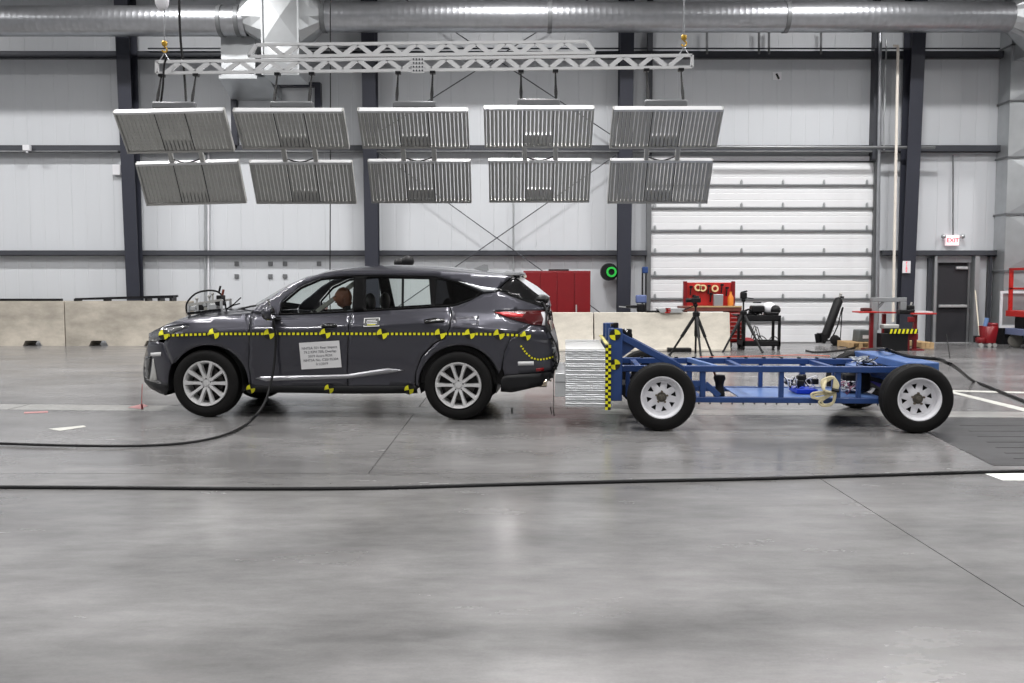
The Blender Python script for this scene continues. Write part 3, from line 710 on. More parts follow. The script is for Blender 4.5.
def panel(name, px, m, parent, holes=(), off=0, d=.05, solid=.012, sides=(1, -1), metric=False):
    cv = (lambda q: q) if metric else (lambda q: [(p.x, p.z) for p in (sp(a, b) for a, b in q)])
    V, Fs = tri(cv(px), [cv(h) for h in holes], d); res = []
    for s in sides:   # 1 = near side (towards -Y), -1 = far side
        vs = [(x, YCAR-s*(hw(x, z)+off), z) for x, z in V]
        fs = Fs if s == 1 else [f[::-1] for f in Fs]
        res.append(MB().add(vs, fs).build(name, m, parent, recalc=False, solid=solid, ang=50))
    return res
def arc(cx_, cy_, r, a0, a1, n=18):
    return [(cx_+r*cos(radians(a0+(a1-a0)*k/n)), cy_-r*sin(radians(a0+(a1-a0)*k/n))) for k in range(n+1)]
car = thing('suv', (-1.9, YCAR, 0), 'dark grey crossover test car with yellow and black marker tape and crushed tail', 'car')
FA = (208.5, 385.0, 40.0); RA = (459.5, 386.0, 41.0)
# side skin
bump = [(148.6, 342), (158, 341.5), (163.2, 343.2), (166.8, 364)]+[(168.7, 378), (168.3, 390), (163, 388), (150, 386), (144.3, 381), (143, 372), (143.6, 362), (145.6, 352)]
panel('front_bumper', [(148.6, 342), (158, 341.5), (163.2, 343.2), (171, 364), (168.6, 376), (168.5, 384), (157, 383), (147, 380), (143.4, 376), (143, 372), (143.6, 362), (145.6, 352)], M_paint, car)
panel('bumper_lip', [(143.6, 376.5), (147, 380.4), (157, 383.4), (168.5, 384.4), (168.5, 390), (166, 395.5), (160, 393.5), (150, 388), (144.3, 381.5)], M_clad, car)
panel('air_intake', [(144.2, 357), (151.5, 356), (150.5, 366), (149, 379), (144.4, 378)], M_blkg, car, off=.006, solid=.004)
panel('intake_blade', [(153.4, 358.5), (157.2, 380), (149.8, 381.2)], M_lampgrey, car, off=.009, solid=.006)
panel('headlamp', [(148.8, 333.5), (152.5, 331.6), (159, 328.8), (190, 325.8), (176, 330.8), (168, 336.2), (158, 341), (148.6, 341.5)], mat('headlamp_glass', (120, 122, 126), .12, .5, .25, 30, coat=1), car, off=.002)
panel('lamp_bezel', [(157, 330.4), (163, 327.6), (188, 325.6), (176, 328.8), (163, 331.6), (158, 333)], M_chrome, car, off=.007, solid=.004)
panel('front_fender', [(153, 331), (159, 328.3), (190, 325.3), (176.5, 330.9), (168.6, 336.8), (163.6, 343), (171.4, 363.8)]+arc(*FA, 146.5, 1.5, 30)+[(250.6, 384), (248.3, 366), (248.9, 330), (251.6, 313), (230, 314.4), (200, 317.6), (176, 321.8)], M_paint, car)
panel('front_door', [(252.3, 313.4), (279, 315.6), (352, 312.6), (349.3, 320), (347.6, 342), (346.6, 375), (347.6, 386), (251.4, 386), (249, 366), (249.6, 330)], M_paint, car)
panel('rear_door', [(352.8, 312.6), (431, 308.1), (449.5, 307.3), (451.5, 314), (449.5, 327), (444, 337.5), (433, 343.7), (421, 356.5), (415.3, 372), (414, 386), (348.6, 386), (347.4, 375), (348.4, 342), (350.1, 320)], M_paint, car)
qa = arc(*RA, 17, 180, 30)
panel('quarter_panel', [(450.3, 307.2), (458, 305.4), (470, 301), (481, 295), (498, 291.2), (511, 296.5), (528, 302.5), (545, 307.6), (546, 310), (520, 310.3), (493, 311.6), (511.3, 319.6), (525, 323.1), (530.3, 324.6), (511, 336.6), (504, 352), (501.4, 368)]+qa+[(416, 386), (416.2, 372), (422, 357.2), (433.8, 344.8), (444.9, 338), (450.3, 327.2), (452.3, 314)], M_paint, car, d=.038)
panel('rear_bumper', [(531, 325), (549, 326.8), (551.5, 336), (555, 350), (556.2, 362), (555, 371), (504.5, 375), (502.6, 368), (504.6, 352.5), (511.6, 337.2)], M_paint, car)
panel('rear_valance', [(504.4, 375.6), (555, 371.6), (553, 377), (541, 385.8), (512, 392.5), (500.8, 391.8), (501, 380)], M_clad, car)
panel('sill_cladding', [(250.5, 386.4), (416.6, 386.4), (417.4, 393.4), (350, 393.8), (246.5, 392.4), (248.4, 388)], M_clad, car)
panel('tail_lamp', [(493.3, 312), (520, 310.8), (545.5, 310.4), (548.6, 316), (549.3, 326.2), (531, 324.4), (525, 322.6), (511.6, 319.1)], M_taild, car, off=.003)
panel('tail_lamp_segment', [(495, 312.4), (506, 311.8), (524, 314.2), (522, 317.2), (507, 316.4)], mat('bright_red_lens', (190, 20, 30), .3, 0, .1, 20), car, off=.007, solid=.004)  # brighter red segment of the lens
panel('torn_lamp_edge', [(541, 312), (547, 311), (548.5, 318), (546, 325.5), (542, 325), (543.6, 319)], M_white, car, off=.008, solid=.004, sides=(1,))
panel('fog_reflector', [(536, 368.5), (544, 367.5), (544, 371), (536, 371.5)], M_tail, car, off=.012, solid=.004)
# glasshouse
fg = [(280.3, 313.4), (283, 304), (301, 288.9), (321.5, 280), (350, 277.4), (354, 277.2), (352, 310.9)]
rg = [(366, 277.4), (428.8, 278.6), (431, 306), (365.6, 309.9)]
qg = [(437, 279), (455, 282.9), (478.5, 292.6), (475, 297), (454, 304.4), (434.8, 305.8)]
panel('window_surround', [(279, 315), (281.5, 303), (300, 286.9), (321, 278.2), (350, 275.6), (383, 275.2), (435, 276.4), (458, 281.7), (482.5, 292.5), (476, 299), (455, 305.9), (431, 307.6), (352, 312.1)], M_pil, car, holes=(fg, rg, qg), off=-.002, d=.04)
panel('side_window', fg, M_glassc, car, off=-.012, solid=0); panel('side_window', rg, M_glassc, car, off=-.012, solid=0)
panel('quarter_window', qg, M_glassd, car, off=-.006, solid=0)
panel('roof_side_rail', [(252.4, 312.8), (256, 308), (262, 303), (272, 297), (288, 286.2), (304, 278.4), (325, 272.6), (350, 270.6), (383, 269.4), (435, 270.6), (488, 274.8), (511.5, 276), (494.6, 290.9), (482.6, 292), (458.2, 281.2), (435, 275.9), (383, 274.7), (350, 275.1), (320.6, 277.7), (299.4, 286.4), (280.8, 302.8), (278.4, 315)], M_paint, car, off=.001, d=.035)
panel('bright_trim', [(458, 281), (480, 286.2), (499, 288.8), (494.4, 291.0), (484, 291.4), (472, 286.6)], M_galvp, car, off=.005, solid=.004)
panel('gate_side_glass', [(494.9, 291), (512, 276.2), (519, 279.5), (543, 298.5), (547, 307.4), (528, 302), (511, 296)], M_blkg, car, off=-.002)
panel('chrome_door_strip', [(255.5, 378.2), (262, 376.4), (347.4, 374.2), (388, 368.2), (404, 370.3), (388, 373.4), (347.4, 378.6), (266, 381)], mat('satin_chrome', (170, 170, 174), .3, .9, .05), car, off=.012, solid=.012)
M_hnd = M_paint
for q in ([(321, 324.8), (329, 323), (337, 323.6), (337, 325.6), (322, 326.4)], [(424, 319.5), (434, 317.6), (445, 318.6), (445, 320.8), (425, 322)]):
    panel('door_handle', q, M_blkg, car, off=.03, solid=.02)
panel('fuel_lid', [(451.5, 317), (479, 316), (478.5, 326), (474, 329), (453, 328)], M_paint, car, off=.003, solid=.003, sides=(1,))
# top skin
def st(px, py, crown=0, bow=0, off=0): p = sp(px, py, off); return (p.x, YCAR-p.y, p.z, crown, bow)
def strip(name, sts, m, solid=.01, n=20):
    rows = []
    for (x, ye, z, cr, bo) in sts:
        rows.append([(x+bo*(1-(k/n*2-1)**2), YCAR+ye*(k/n*2-1), z+cr*(1-(k/n*2-1)**2)) for k in range(n+1)])
    o = MB().grid(rows).build(name, m, car, solid=0, ang=60)
    return o
strip('hood', [st(152.6, 331.2, .02, -.1), st(159, 328.2, .035, -.12), st(176, 321.8, .06, -.1), st(200, 317.6, .07, -.08), st(230, 314.4, .075, -.07), st(251, 312.9, .07, -.06)], M_paint)
strip('cowl', [st(251, 312.9, .068, -.055), st(258, 307.4, .055, -.15)], M_clad)
strip('windscreen', [st(257, 307.4, .05, -.2), st(272, 297.2, .045, -.16), st(288, 286.4, .04, -.11), st(304, 278.6, .035, -.07), st(319, 274.6, .03, -.03)], M_glassc)
strip('roof_panel', [st(318, 274.4, .035, -.04), st(325, 272.6, .05, -.02), st(350, 270.6, .06), st(383, 269.4, .065), st(435, 270.6, .065), st(488, 274.4, .05), st(511, 276.2, .035, .08)], M_paint)
strip('headliner', [st(326, 275.5, .03, -.02), st(350, 273.6, .04), st(383, 272.6, .045), st(435, 273.6, .045), st(488, 278, .03)], M_beige)
strip('rear_spoiler', [st(503, 274.6, .05, .0), st(519, 275.2, .035, .03), st(520, 277.4, .035, .03), st(512, 279, .03, .0)], M_blkg)
strip('rear_window', [st(513, 279.2, .03, .06), st(527, 289, .03, .08), st(541, 299.3, .02, .08)], mat('rear_window_reflection', (225, 228, 232), .2, .1, .02), 0)  # reflection of the bright wall painted in as the pale glass colour
strip('tailgate', [st(541, 299.5, .01, .07), st(545, 307, 0, .05), st(547.5, 314, 0, -.02), st(548.6, 326, 0, -.05), st(551, 336, 0, -.08)], M_paint)
strip('tail_skin', [st(551, 336, 0, -.08), st(555, 350, 0, -.12), st(556, 362, 0, -.14), st(555, 371, 0, -.14)], M_paint)
strip('rear_diffuser', [st(555, 371.4, 0, -.14), st(553, 377, 0, -.12), st(541, 385.8, 0, .0), st(512, 392, 0, 0)], M_clad)
strip('front_grille', [st(152.6, 331.4, 0, -.1), st(149, 341, 0, -.12), st(145.7, 352, 0, -.12), st(143.8, 362, 0, -.1)], M_blkg)
strip('front_skirt', [st(143.8, 362, 0, -.1), st(143.4, 374, 0, -.1), st(144.6, 381.6, 0, -.08), st(152, 388.5, 0, 0), st(167, 395, 0, 0)], M_clad)
# crushed tail odds and ends
M_torn = mat('torn_plastic', (150, 152, 155), .5, .2, .3, 30)
rr = random.Random(3)
for (px, py, L_) in ((546.5, 303, .1), (548.5, 309, .1), (549.5, 316, .1), (548.5, 328, .1), (551.5, 340, .1), (554, 350, .1), (555, 360, .1), (555, 366, .1), (552, 374, .1), (549, 378, .1)):
    p = sp(min(px, 548), py, .02); p = P(px, py, p.y-.01)
    V = [p+Vector((rr.uniform(-.025, .02), rr.uniform(-.0, .1), rr.uniform(-L_/2, L_/2))) for _ in range(9)]
    MB().tube(catmull(V, 3), .008, 5).build('torn_trim', rr.choice([M_torn, M_clad, M_clad]), car)
MB().tube(catmull([sp(543, 303, .03), sp(546.5, 312, .03), sp(546.3, 322, .03), sp(547.6, 330, .03)]), .014, 6).build('gate_wire', M_clad, car)
p = sp(541, 384, 0); MB().ell(sp(538, 299, 0)+Vector((.03, .1, 0)), (.1, .12, .05), 12, 8).build('wiper_motor', M_clad, car)
MB().lathe([(.045, 0), (.05, 0), (.05, .16), (.045, .16)], (p.x-.1, p.y+.06, p.z+.01), 'x', 20, closed=True).build('exhaust_tip', mat('warm_chrome', (200, 185, 165), .2, 1), car)
wc = [P(546, 318, 9.95), P(549, 330, 9.9), P(556.5, 346, 9.88), P(559, 357, 9.88), P(556.5, 367, 9.9), P(549, 375, 9.98)]
MB().tube(catmull(wc), .009, 6).build('loose_cable', M_blk, car)
# roof fin
for s in ():
    q = [sp(352, 269.9), sp(383, 268.7), sp(435, 269.8), sp(486, 273.8)]
    q = [Vector((v.x, YCAR-s*(YCAR-v.y-.06), v.z+.045)) for v in q]
    MB().tube(catmull([q[0]-Vector((.06, 0, .05))]+q+[q[-1]+Vector((.08, 0, -.05))]), .013, 8).build('roof_rail', M_blkg, car)
p = sp(477, 273); FZ = P(480, 264.3, YCAR).z
MB().add([(p.x-.13, YCAR-.03, FZ-.06), (p.x+.07, YCAR-.03, FZ-.07), (p.x+.07, YCAR+.03, FZ-.07), (p.x-.13, YCAR+.03, FZ-.06), (p.x+.02, YCAR-.008, FZ), (p.x+.06, YCAR-.008, FZ-.005), (p.x+.06, YCAR+.008, FZ-.005), (p.x+.02, YCAR+.008, FZ)],
         [(0, 3, 2, 1), (4, 5, 6, 7), (0, 1, 5, 4), (1, 2, 6, 5), (2, 3, 7, 6), (3, 0, 4, 7)]).build('antenna_fin', M_girt2, car)
# wipers
MB().tube(catmull([P(230, 312, 10.3), P(246, 307.5, 10.2), P(257, 305.5, 10.1), P(263, 306.5, 10.05)]), .012, 6).build('wiper_arm', M_blk, car)
# mirrors
for s in (1, -1):
    c = Vector((-2.66, YCAR-s*1.04, 1.175)); b = MB().ell(c, (.085, .12, .085), 18, 12)
    for v in b.v:
        v.x += .03*(v.y-c.y)/.12*s*-1
        if v.x > c.x+.05: v.x = c.x+.05
    b.build('mirror_shell', M_paint, car)
    MB().lathe([(0, 0), (.062, 0)], c+Vector((.052, 0, .0)), 'x', 20).build('mirror_glass', M_chrome, car)
    MB().bar(c+Vector((0, s*.06, -.06)), Vector((-2.6, YCAR-s*.86, 1.1)), .07, .05).build('mirror_stalk', M_blkg, car, bevel=.01)
# wheels
def car_wheel(x, s):
    yo = YCAR-s*.945; yc = yo+s*.12; c = Vector((x, yc, WR)); w_ = .115; K = WR/.371
    sg = -s
    prof = [(.245, -.09), (.262, -.11), (.30, -.118), (.338, -.112), (.362, -.095), (.370, -.06), (.371, -.03), (.366, -.028), (.366, -.022), (.371, -.02), (.371, .02), (.366, .022), (.366, .028), (.371, .03), (.370, .06), (.362, .095), (.338, .112), (.30, .118), (.262, .11), (.245, .09)]
    prof = [(r*K+(.004 if r < .27 else 0), h) for r, h in prof]
    whl = MB().lathe(prof, c, 'y', 64, closed=False).build('wheel', M_rub, car, ang=30)
    rim = MB().lathe([(.257, .095*sg), (.251, .114*sg), (.238, .11*sg), (.221, .08*sg), (.215, -.08*sg), (.24, -.1*sg)], c, 'y', 64).build('rim', M_alloy, whl)
    MB().lathe([(0, .01*sg), (.17, .01*sg), (.17, -.01*sg), (0, -.01*sg)], c, 'y', 40).build('brake_disc', mat('brake_steel', (75, 72, 70), .35, .8), whl)
    MB().lathe([(0, -.05*sg), (.215, -.05*sg)], c, 'y', 40).build('wheel_back', M_blk, whl)
    MB().lathe([(0, .088*sg), (.03, .086*sg), (.034, .078*sg), (.07, .074*sg), (.08, .05*sg)], c, 'y', 32).build('hub', M_alloy, whl)
    for k in range(5):
        for dd in (-17.5, 17.5):
            a_ = radians(90+72*k+dd); d = Vector((cos(a_), 0, sin(a_))); tt = Vector((-sin(a_), 0, cos(a_)))
            vs = []
            for (r, wd, y0, y1) in ((.045, .024, .04, .082), (.13, .019, .05, .096), (.24, .026, .06, .112)):
                for (i, yy) in ((-1, y0), (-.7, y1), (.7, y1), (1, y0)): vs.append(c+d*r+tt*i*wd+Vector((0, yy*sg, 0)))
            fs = [(j*4+i, j*4+(i+1) % 4, (j+1)*4+(i+1) % 4, (j+1)*4+i) for j in range(2) for i in range(4)]
            MB().add(vs, fs).build('spoke', M_alloy, whl, ang=25)
        a_ = radians(90+72*k); q = c+Vector((cos(a_)*.055, 0, sin(a_)*.055)); MB().cyl(q+Vector((0, .072*sg, 0)), q+Vector((0, .084*sg, 0)), .009, 8).build('wheel_nut', M_blkm, whl)
    # wheel housing
    MB().lathe([(.425, -.13*s), (.425, .42*s), (0, .42*s)], (x, yo+s*.14, .395), 'y', 32, radians(-14), radians(194)).build('wheel_housing', M_clad, car)
for x in (WXF, WXR):
    for s in (1, -1): car_wheel(x, s)
# underbody, cabin tub
MB().box(WXF+.5, WXR-.5, YCAR-.82, YCAR+.82, .31, .38).build('floor_pan', M_clad, car)
MB().box(-4.1, -2.95, YCAR-.45, YCAR+.45, .3, .9).build('engine_block', M_clad, car); MB().box(-1.05, .3, YCAR-.45, YCAR+.45, .34, .75).build('boot_floor', M_clad, car)
for s in (1, -1): MB().box(-2.8, .1, YCAR-s*.84-.02, YCAR-s*.84+.02, .4, 1.08).build('door_lining', M_dkint, car)
MB().box(-2.85, -2.8, YCAR-.84, YCAR+.84, .3, 1.08).build('firewall', M_dkint, car)
MB().prism([(-2.82, 1.08), (-2.82, .8), (-2.35, .8), (-2.3, 1.0), (-2.45, 1.12)], 'y', YCAR-.8, YCAR+.8).build('dashboard', M_dkint, car, bevel=.02)
sw = Vector((-2.28, YCAR-.4, 1.02)); ax = Vector((cos(radians(25)), 0, sin(radians(25)))); u_ = Vector((-ax.z, 0, ax.x))
b = MB(); ring = [sw+Vector((0, .18*cos(a_), 0))+u_*.18*sin(a_) for a_ in [2*pi*k/24 for k in range(25)]]; b.tube(ring, .014, 8, False)
for a_ in (0, pi, 1.5*pi): b.bar(sw, sw+Vector((0, .17*cos(a_), 0))+u_*.17*sin(a_), .03, .015)
b.build('steering_wheel', M_blk, car)
def seat(x, y, top=1.14, head=True):
    st_ = MB().add([(x-.5, y-.24, .42), (x-.5, y+.24, .42), (x, y+.25, .42), (x, y-.25, .42), (x-.52, y-.24, .6), (x-.52, y+.24, .6), (x+.02, y+.25, .56), (x+.02, y-.25, .56)],
         [(0, 3, 2, 1), (4, 5, 6, 7), (0, 1, 5, 4), (1, 2, 6, 5), (2, 3, 7, 6), (3, 0, 4, 7)]).build('seat', M_seat, car, bevel=.05)
    MB().add([(x-.02, y-.25, .5), (x-.02, y+.25, .5), (x+.14, y+.25, .5), (x+.14, y-.25, .5), (x+.18, y-.2, top), (x+.18, y+.2, top), (x+.27, y+.2, top), (x+.27, y-.2, top)],
         [(0, 3, 2, 1), (4, 5, 6, 7), (0, 1, 5, 4), (1, 2, 6, 5), (2, 3, 7, 6), (3, 0, 4, 7)]).build('seat_back', M_seat, st_, bevel=.05)
    if head: MB().ell((x+.22, y, top+.14), (.06, .14, .11), 14, 10).build('headrest', M_seat, st_)
for y in (-.4, .4): seat(-1.9, YCAR+y); seat(-1.0, YCAR+y, 1.08)
MB().box(-.9, -.75, YCAR-.7, YCAR+.7, .7, 1.12).build('rear_shelf', M_dkint, car)
for s in (1, -1): # inner pillars
    pass
    if s < 0: MB().bar((-2.68, YCAR-s*.8, 1.12), (-2.1, YCAR-s*.64, 1.52), .05, .07, (0, 1, 0)).build('pillar_trim', M_beige, car)
# marker tape, targets, labels
path = [(163, 335.6), (214, 333.9), (269, 333.9), (325.5, 333.7), (382, 333.9), (440, 333.9), (470, 333.9), (499, 334.4), (526, 335.6)]
def tape(name, pth, m1, m2, wpx, dash, sides=(1,)):
    L_ = []; acc = 0
    fine = []
    for (a, b), (c, d) in zip(pth, pth[1:]):
        n = max(1, int(math.hypot(c-a, d-b)/1.0)); fine += [(a+(c-a)*k/n, b+(d-b)*k/n) for k in range(n)]
    fine.append(pth[-1])
    def ribbon(pts, off, hwid):
        rows = [[], []]
        for i, p in enumerate(pts):
            q = pts[min(i+1, len(pts)-1)]; r = pts[max(i-1, 0)]; dx, dy = q[0]-r[0], q[1]-r[1]; l = math.hypot(dx, dy) or 1
            nx, ny = -dy/l*hwid, dx/l*hwid
            rows[0].append(sp(p[0]-nx, p[1]-ny, off)); rows[1].append(sp(p[0]+nx, p[1]+ny, off))
        return rows
    base = MB().grid(ribbon(fine, .004, wpx/2)).build(name, m1, car, recalc=False)
    b = MB(); s_ = 0; i = 0; tot = len(fine)
    step = dash/1.0
    k = 0.0
    while k+step*.55 < tot-1:
        i0, i1 = int(k), k+step*.5
        def at(u):
            i_ = min(int(u), tot-2); t = u-i_; return (fine[i_][0]+(fine[i_+1][0]-fine[i_][0])*t, fine[i_][1]+(fine[i_+1][1]-fine[i_][1])*t)
        b.grid(ribbon([at(k), at(k+step*.27), at(k+step*.55)], .0065, wpx/2*.8)); k += step
    o = b.build('tape_square', m2, base, recalc=False); o['kind'] = 'stuff'
tape('marker_tape', path, M_mblk, M_yel, 3.0, 4.45)
tape('marker_tape', [(520.8, 345.6), (526, 353), (532, 358), (539, 359.8), (547, 358.6), (554, 356.6)], M_mblk, M_yel, 2.2, 3.0)
def target(px, py, r, rot=0):
    q = lambda rr_, a0, a1, n: [(px+rr_*cos(radians(a0+(a1-a0)*k/n)), py-rr_*sin(radians(a0+(a1-a0)*k/n))) for k in range(n+1)]
    ds = MB().add([sp(px, py, .008)]+[sp(a, b, .008) for a, b in q(r, 0, 360, 20)], [(0, i+2, i+1) for i in range(20)]).build('target_marker', M_mblk, car, recalc=False)
    for a0 in (90+rot, 270+rot):
        MB().add([sp(px, py, .011)]+[sp(a, b, .011) for a, b in q(r*.97, a0, a0+90, 6)], [(0, i+2, i+1) for i in range(6)]).build('yellow_quadrant', M_yel, ds, recalc=False)
for a, b, r in ((163.6, 334.6, 5.2), (213.8, 333.6, 5.6), (269, 334, 5.4), (325.5, 333.4, 5.4), (382, 334, 5.5), (440, 334, 5.5), (469.8, 334, 5.3), (499, 334.4, 5.4), (526, 335.8, 5), (250.6, 389, 4.6), (329, 389, 4.8), (409, 389.8, 4.8)):
    target(a, b, r, 12)
panel('bumper_label', [(150.8, 352.8), (161, 352), (161, 356), (150.8, 356.4)], M_paper, car, off=.005, solid=.002, sides=(1,))
panel('bumper_label', [(518, 361.6), (533.8, 361.2), (533.8, 365.2), (518, 365.6)], M_paper, car, off=.005, solid=.002, sides=(1,))
# placard
cr = [sp(299.2, 342.8, .01), sp(339.4, 340.7, .01), sp(341.9, 366.8, .01), sp(301.8, 369.3, .01)]
cen = sum(cr, Vector())/4; xd = ((cr[1]+cr[2])-(cr[0]+cr[3])).normalized(); nd = (cr[1]-cr[0]).cross(cr[0]-cr[3]).normalized()
if nd.y > 0: nd = -nd
zu = nd.cross(xd).normalized(); Wp = (cr[1]-cr[0]).length; Hp = (cr[0]-cr[3]).length
cn = [cen+nd*.012+xd*a*Wp/2+zu*b*Hp/2+off for off in (Vector(), nd*-.004) for a, b in ((-1, -1), (1, -1), (1, 1), (-1, 1))]
pla = MB().add(cn, [(0, 1, 2, 3), (7, 6, 5, 4), (0, 4, 5, 1), (1, 5, 6, 2), (2, 6, 7, 3), (3, 7, 4, 0)]).build('placard', M_paper, car)
M_ink = mat('grey_ink', (70, 70, 78), .7)
for i, (s_, dx) in enumerate((('NHTSA 301 Rear Impact', -.003), ('79.2 KPH 70% Overlap', .0), ('2019 Acura RDX', .0), ('NHTSA No. C20195304', .003), ('3/1/2019', .01))):
    text('placard_text', s_, .039, cen+nd*.013+xd*dx+zu*(.082-i*.045), xd, nd, M_ink, pla, .0006)
# small window-sill plate on the rear door
cr = [sp(364, 317.6, .01), sp(380, 317, .01), sp(379.6, 327.6, .01), sp(363.4, 327.2, .01)]; c = sum(cr, Vector())/4; xd2 = (cr[1]-cr[0]).normalized(); nd2 = (cr[1]-cr[0]).cross(cr[0]-cr[3]).normalized()
if nd2.y > 0: nd2 = -nd2
zu2 = nd2.cross(xd2)
def plate4(c, xd, zu, nd, w_, h, t_, nm, m, par):
    v = [c+xd*a*w_/2+zu*b*h/2+o_ for o_ in (nd*t_, Vector()) for a, b in ((-1, -1), (1, -1), (1, 1), (-1, 1))]
    return MB().add(v, [(0, 1, 2, 3), (7, 6, 5, 4), (0, 4, 5, 1), (1, 5, 6, 2), (2, 6, 7, 3), (3, 7, 4, 0)]).build(nm, m, par, smooth=False)
dp_ = plate4(c, xd2, zu2, nd2, .175, .11, .004, 'data_plate', M_paper, car)
plate4(c+nd2*.004, xd2, zu2, nd2, .157, .093, .002, 'plate_face', mat('dark_plate', (66, 68, 66), .5), dp_)
for k in range(3): plate4(c+nd2*.006+zu2*(.022-.02*k)+xd2*.004*(k-1), xd2, zu2, nd2, (.1, .12, .11)[k], .007, .001, 'plate_line', M_paper, dp_)
plate4(c+nd2*.006-zu2*.036, xd2, zu2, nd2, .09, .008, .001, 'plate_line', M_yel, dp_)
# instrument rig on the hood
def hoodz(x): return ipl(x, [(-4.0, 1.02), (-3.6, 1.10), (-3.2, 1.17), (-2.8, 1.20)])
rx0, rx1, ry = P(193, 305, 10.45).x, P(226, 305, 10.45).x, 10.45
t = thing('instrument_rig', ((rx0+rx1)/2, ry, 1.15), 'open metal instrument rig with a black cable loop on the hood', 'instrument rig')
zr = P(210, 313.2, ry).z; ztop = P(218, 297, ry).z
MB().bar((rx0, ry-.15, zr), (rx1, ry-.15, zr+.045), .03, .03).bar((rx0, ry+.15, zr), (rx1, ry+.15, zr+.045), .03, .03).build('base_rails', M_blkm, t)
for i, (u, h) in enumerate(((0.02, .1), (.3, .12), (.62, .14), (1, .17))):
    for dy in (-.14, .14):
        xx = rx0+(rx1-rx0)*u; MB().box(xx-.012, xx+.012, ry+dy-.012, ry+dy+.012, zr-.03, zr+h).build('post', M_alu, t)
MB().bar((rx0, ry-.14, zr+.1), (rx1, ry-.14, zr+.16), .025, .025).bar((rx0, ry+.14, zr+.1), (rx1, ry+.14, zr+.16), .025, .025).build('top_rails', M_lampgrey, t)
for (u, zz_, sz, m) in ((.15, .06, .07, M_alu), (.38, .07, .08, M_blk), (.55, .05, .06, M_beige), (.75, .08, .09, M_alu), (.9, .12, .07, M_blk), (.5, .1, .05, M_alu), (.93, .19, .06, M_blk)):
    MB().cbox((rx0+(rx1-rx0)*u, ry-.08, zr+zz_), (sz, .14, sz*.8)).build('instrument_box', m, t, bevel=.008)
for (u, h) in ((.12, .17), (.5, .2), (.6, .23)): MB().cyl((rx0+(rx1-rx0)*u, ry, zr+.08), (rx0+(rx1-rx0)*u, ry, zr+h), .012, 8).ell((rx0+(rx1-rx0)*u, ry, zr+h), (.022, .022, .018), 8, 6).build('knob', M_lampgrey, t)
MB().tube(catmull([P(191, 316.5, ry), P(186.5, 311, ry), P(187.5, 302, ry), P(196, 293.5, ry), P(208, 290.5, ry), P(218, 292, ry), P(224, 299, ry), P(226, 309, ry)]), .011, 8).build('cable_loop', M_blk, t)
MB().cyl(P(219, 292, ry), P(220.5, 286, ry), .012, 6).build('antenna_stub', M_blk, t); MB().cyl(P(222, 297, ry), P(223.5, 289.5, ry), .014, 6).build('red_handle', mat('brown_red', (120, 60, 48), .5), t)
MB().tube([P(226, 309, ry), P(234, 304, ry), P(241, 297.5, ry)], .007, 6).tube([P(226, 309, ry), P(233, 305.5, ry), P(240, 303.4, ry)], .008, 6).build('lead_wires', M_blk, t)
# cable hanging from the door mirror to the floor
cp = [sp(268, 300, .12), sp(270.5, 309, .17), sp(273.5, 322, .12), sp(275.6, 336, .05), sp(275.4, 350, .05), sp(272.5, 372, .05)]
cp = cp[:5]+[P(273, 372, 9.68), P(268.5, 392, 9.6), P(264, 404, 9.45), P(257, 414, 9.3)]+[G(a, b, .02) for a, b in ((247, 424), (230, 433), (205, 440), (170, 444.5), (120, 446), (60, 445.3), (0, 443.5), (-80, 441), (-300, 436), (-600, 430))]
tag(MB().tube(catmull(cp), .0135, 8).build('trailing_cable', M_blk), 'black cable dropping from the door mirror and trailing left over the floor', 'cable')
# dummy
t = thing('crash_test_dummy', (-1.95, YCAR-.4, .58), 'brown faced crash test dummy in the driver seat behind the front window', 'dummy')
hc = P(343.5, 297.8, YCAR-.4)
def skin(name, pts, edges, m, par, sub=2):
    me = bpy.data.meshes.new(name); org = ORG[par.name]; me.from_pydata([tuple(Vector(p[:3])-org) for p in pts], edges, []); me.materials.append(m)
    o = bpy.data.objects.new(name, me); link(o, par, org)
    md = o.modifiers.new('skin', 'SKIN'); md.use_smooth_shade = True
    for i, p in enumerate(pts):
        sv = me.skin_vertices[0].data[i]; sv.radius = (p[3], p[4] if len(p) > 4 else p[3]); sv.use_root = (i == 0)
    q = o.modifiers.new('sub', 'SUBSURF'); q.levels = sub; q.render_levels = sub
    return o
y0 = YCAR-.4; bx = hc.x
pts = [(bx+.12, y0, .68, .15, .13), (bx+.15, y0, .85, .14, .12), (bx+.14, y0, 1.0, .16, .13), (bx+.1, y0, 1.12, .09, .08), (bx+.05, y0, 1.19, .055, .055),
       (bx+.12, y0-.18, 1.08, .06), (bx-.02, y0-.24, .88, .045), (bx-.26, y0-.15, .98, .032), (bx+.12, y0+.18, 1.08, .06), (bx-.02, y0+.24, .88, .045), (bx-.26, y0+.15, .98, .032),
       (bx-.3, y0-.11, .66, .07), (bx-.42, y0-.12, .45, .05), (bx-.3, y0+.11, .66, .07), (bx-.42, y0+.12, .45, .05)]
body = skin('body', pts, [(0, 1), (1, 2), (2, 3), (3, 4), (3, 5), (5, 6), (6, 7), (3, 8), (8, 9), (9, 10), (0, 11), (11, 12), (0, 13), (13, 14)], mat('dummy_shirt', (90, 92, 100), .8), t)
b = MB().ell(hc, (.1, .078, .125), 24, 18)
for v in b.v:
    d = v-hc
    if d.x < -.05: # face side: nose, chin, brow
        v.x -= .028*math.exp(-(d.z+.005)**2/.0006-d.y**2/.0004)+.014*math.exp(-(d.z+.085)**2/.0008-d.y**2/.001)+.006*math.exp(-(d.z-.04)**2/.0004)
        v.x += .012*math.exp(-(d.z-.018)**2/.0003-(abs(d.y)-.032)**2/.0003)
    if d.z < -.06: v.x += .015
b.build('head', M_skin, t)
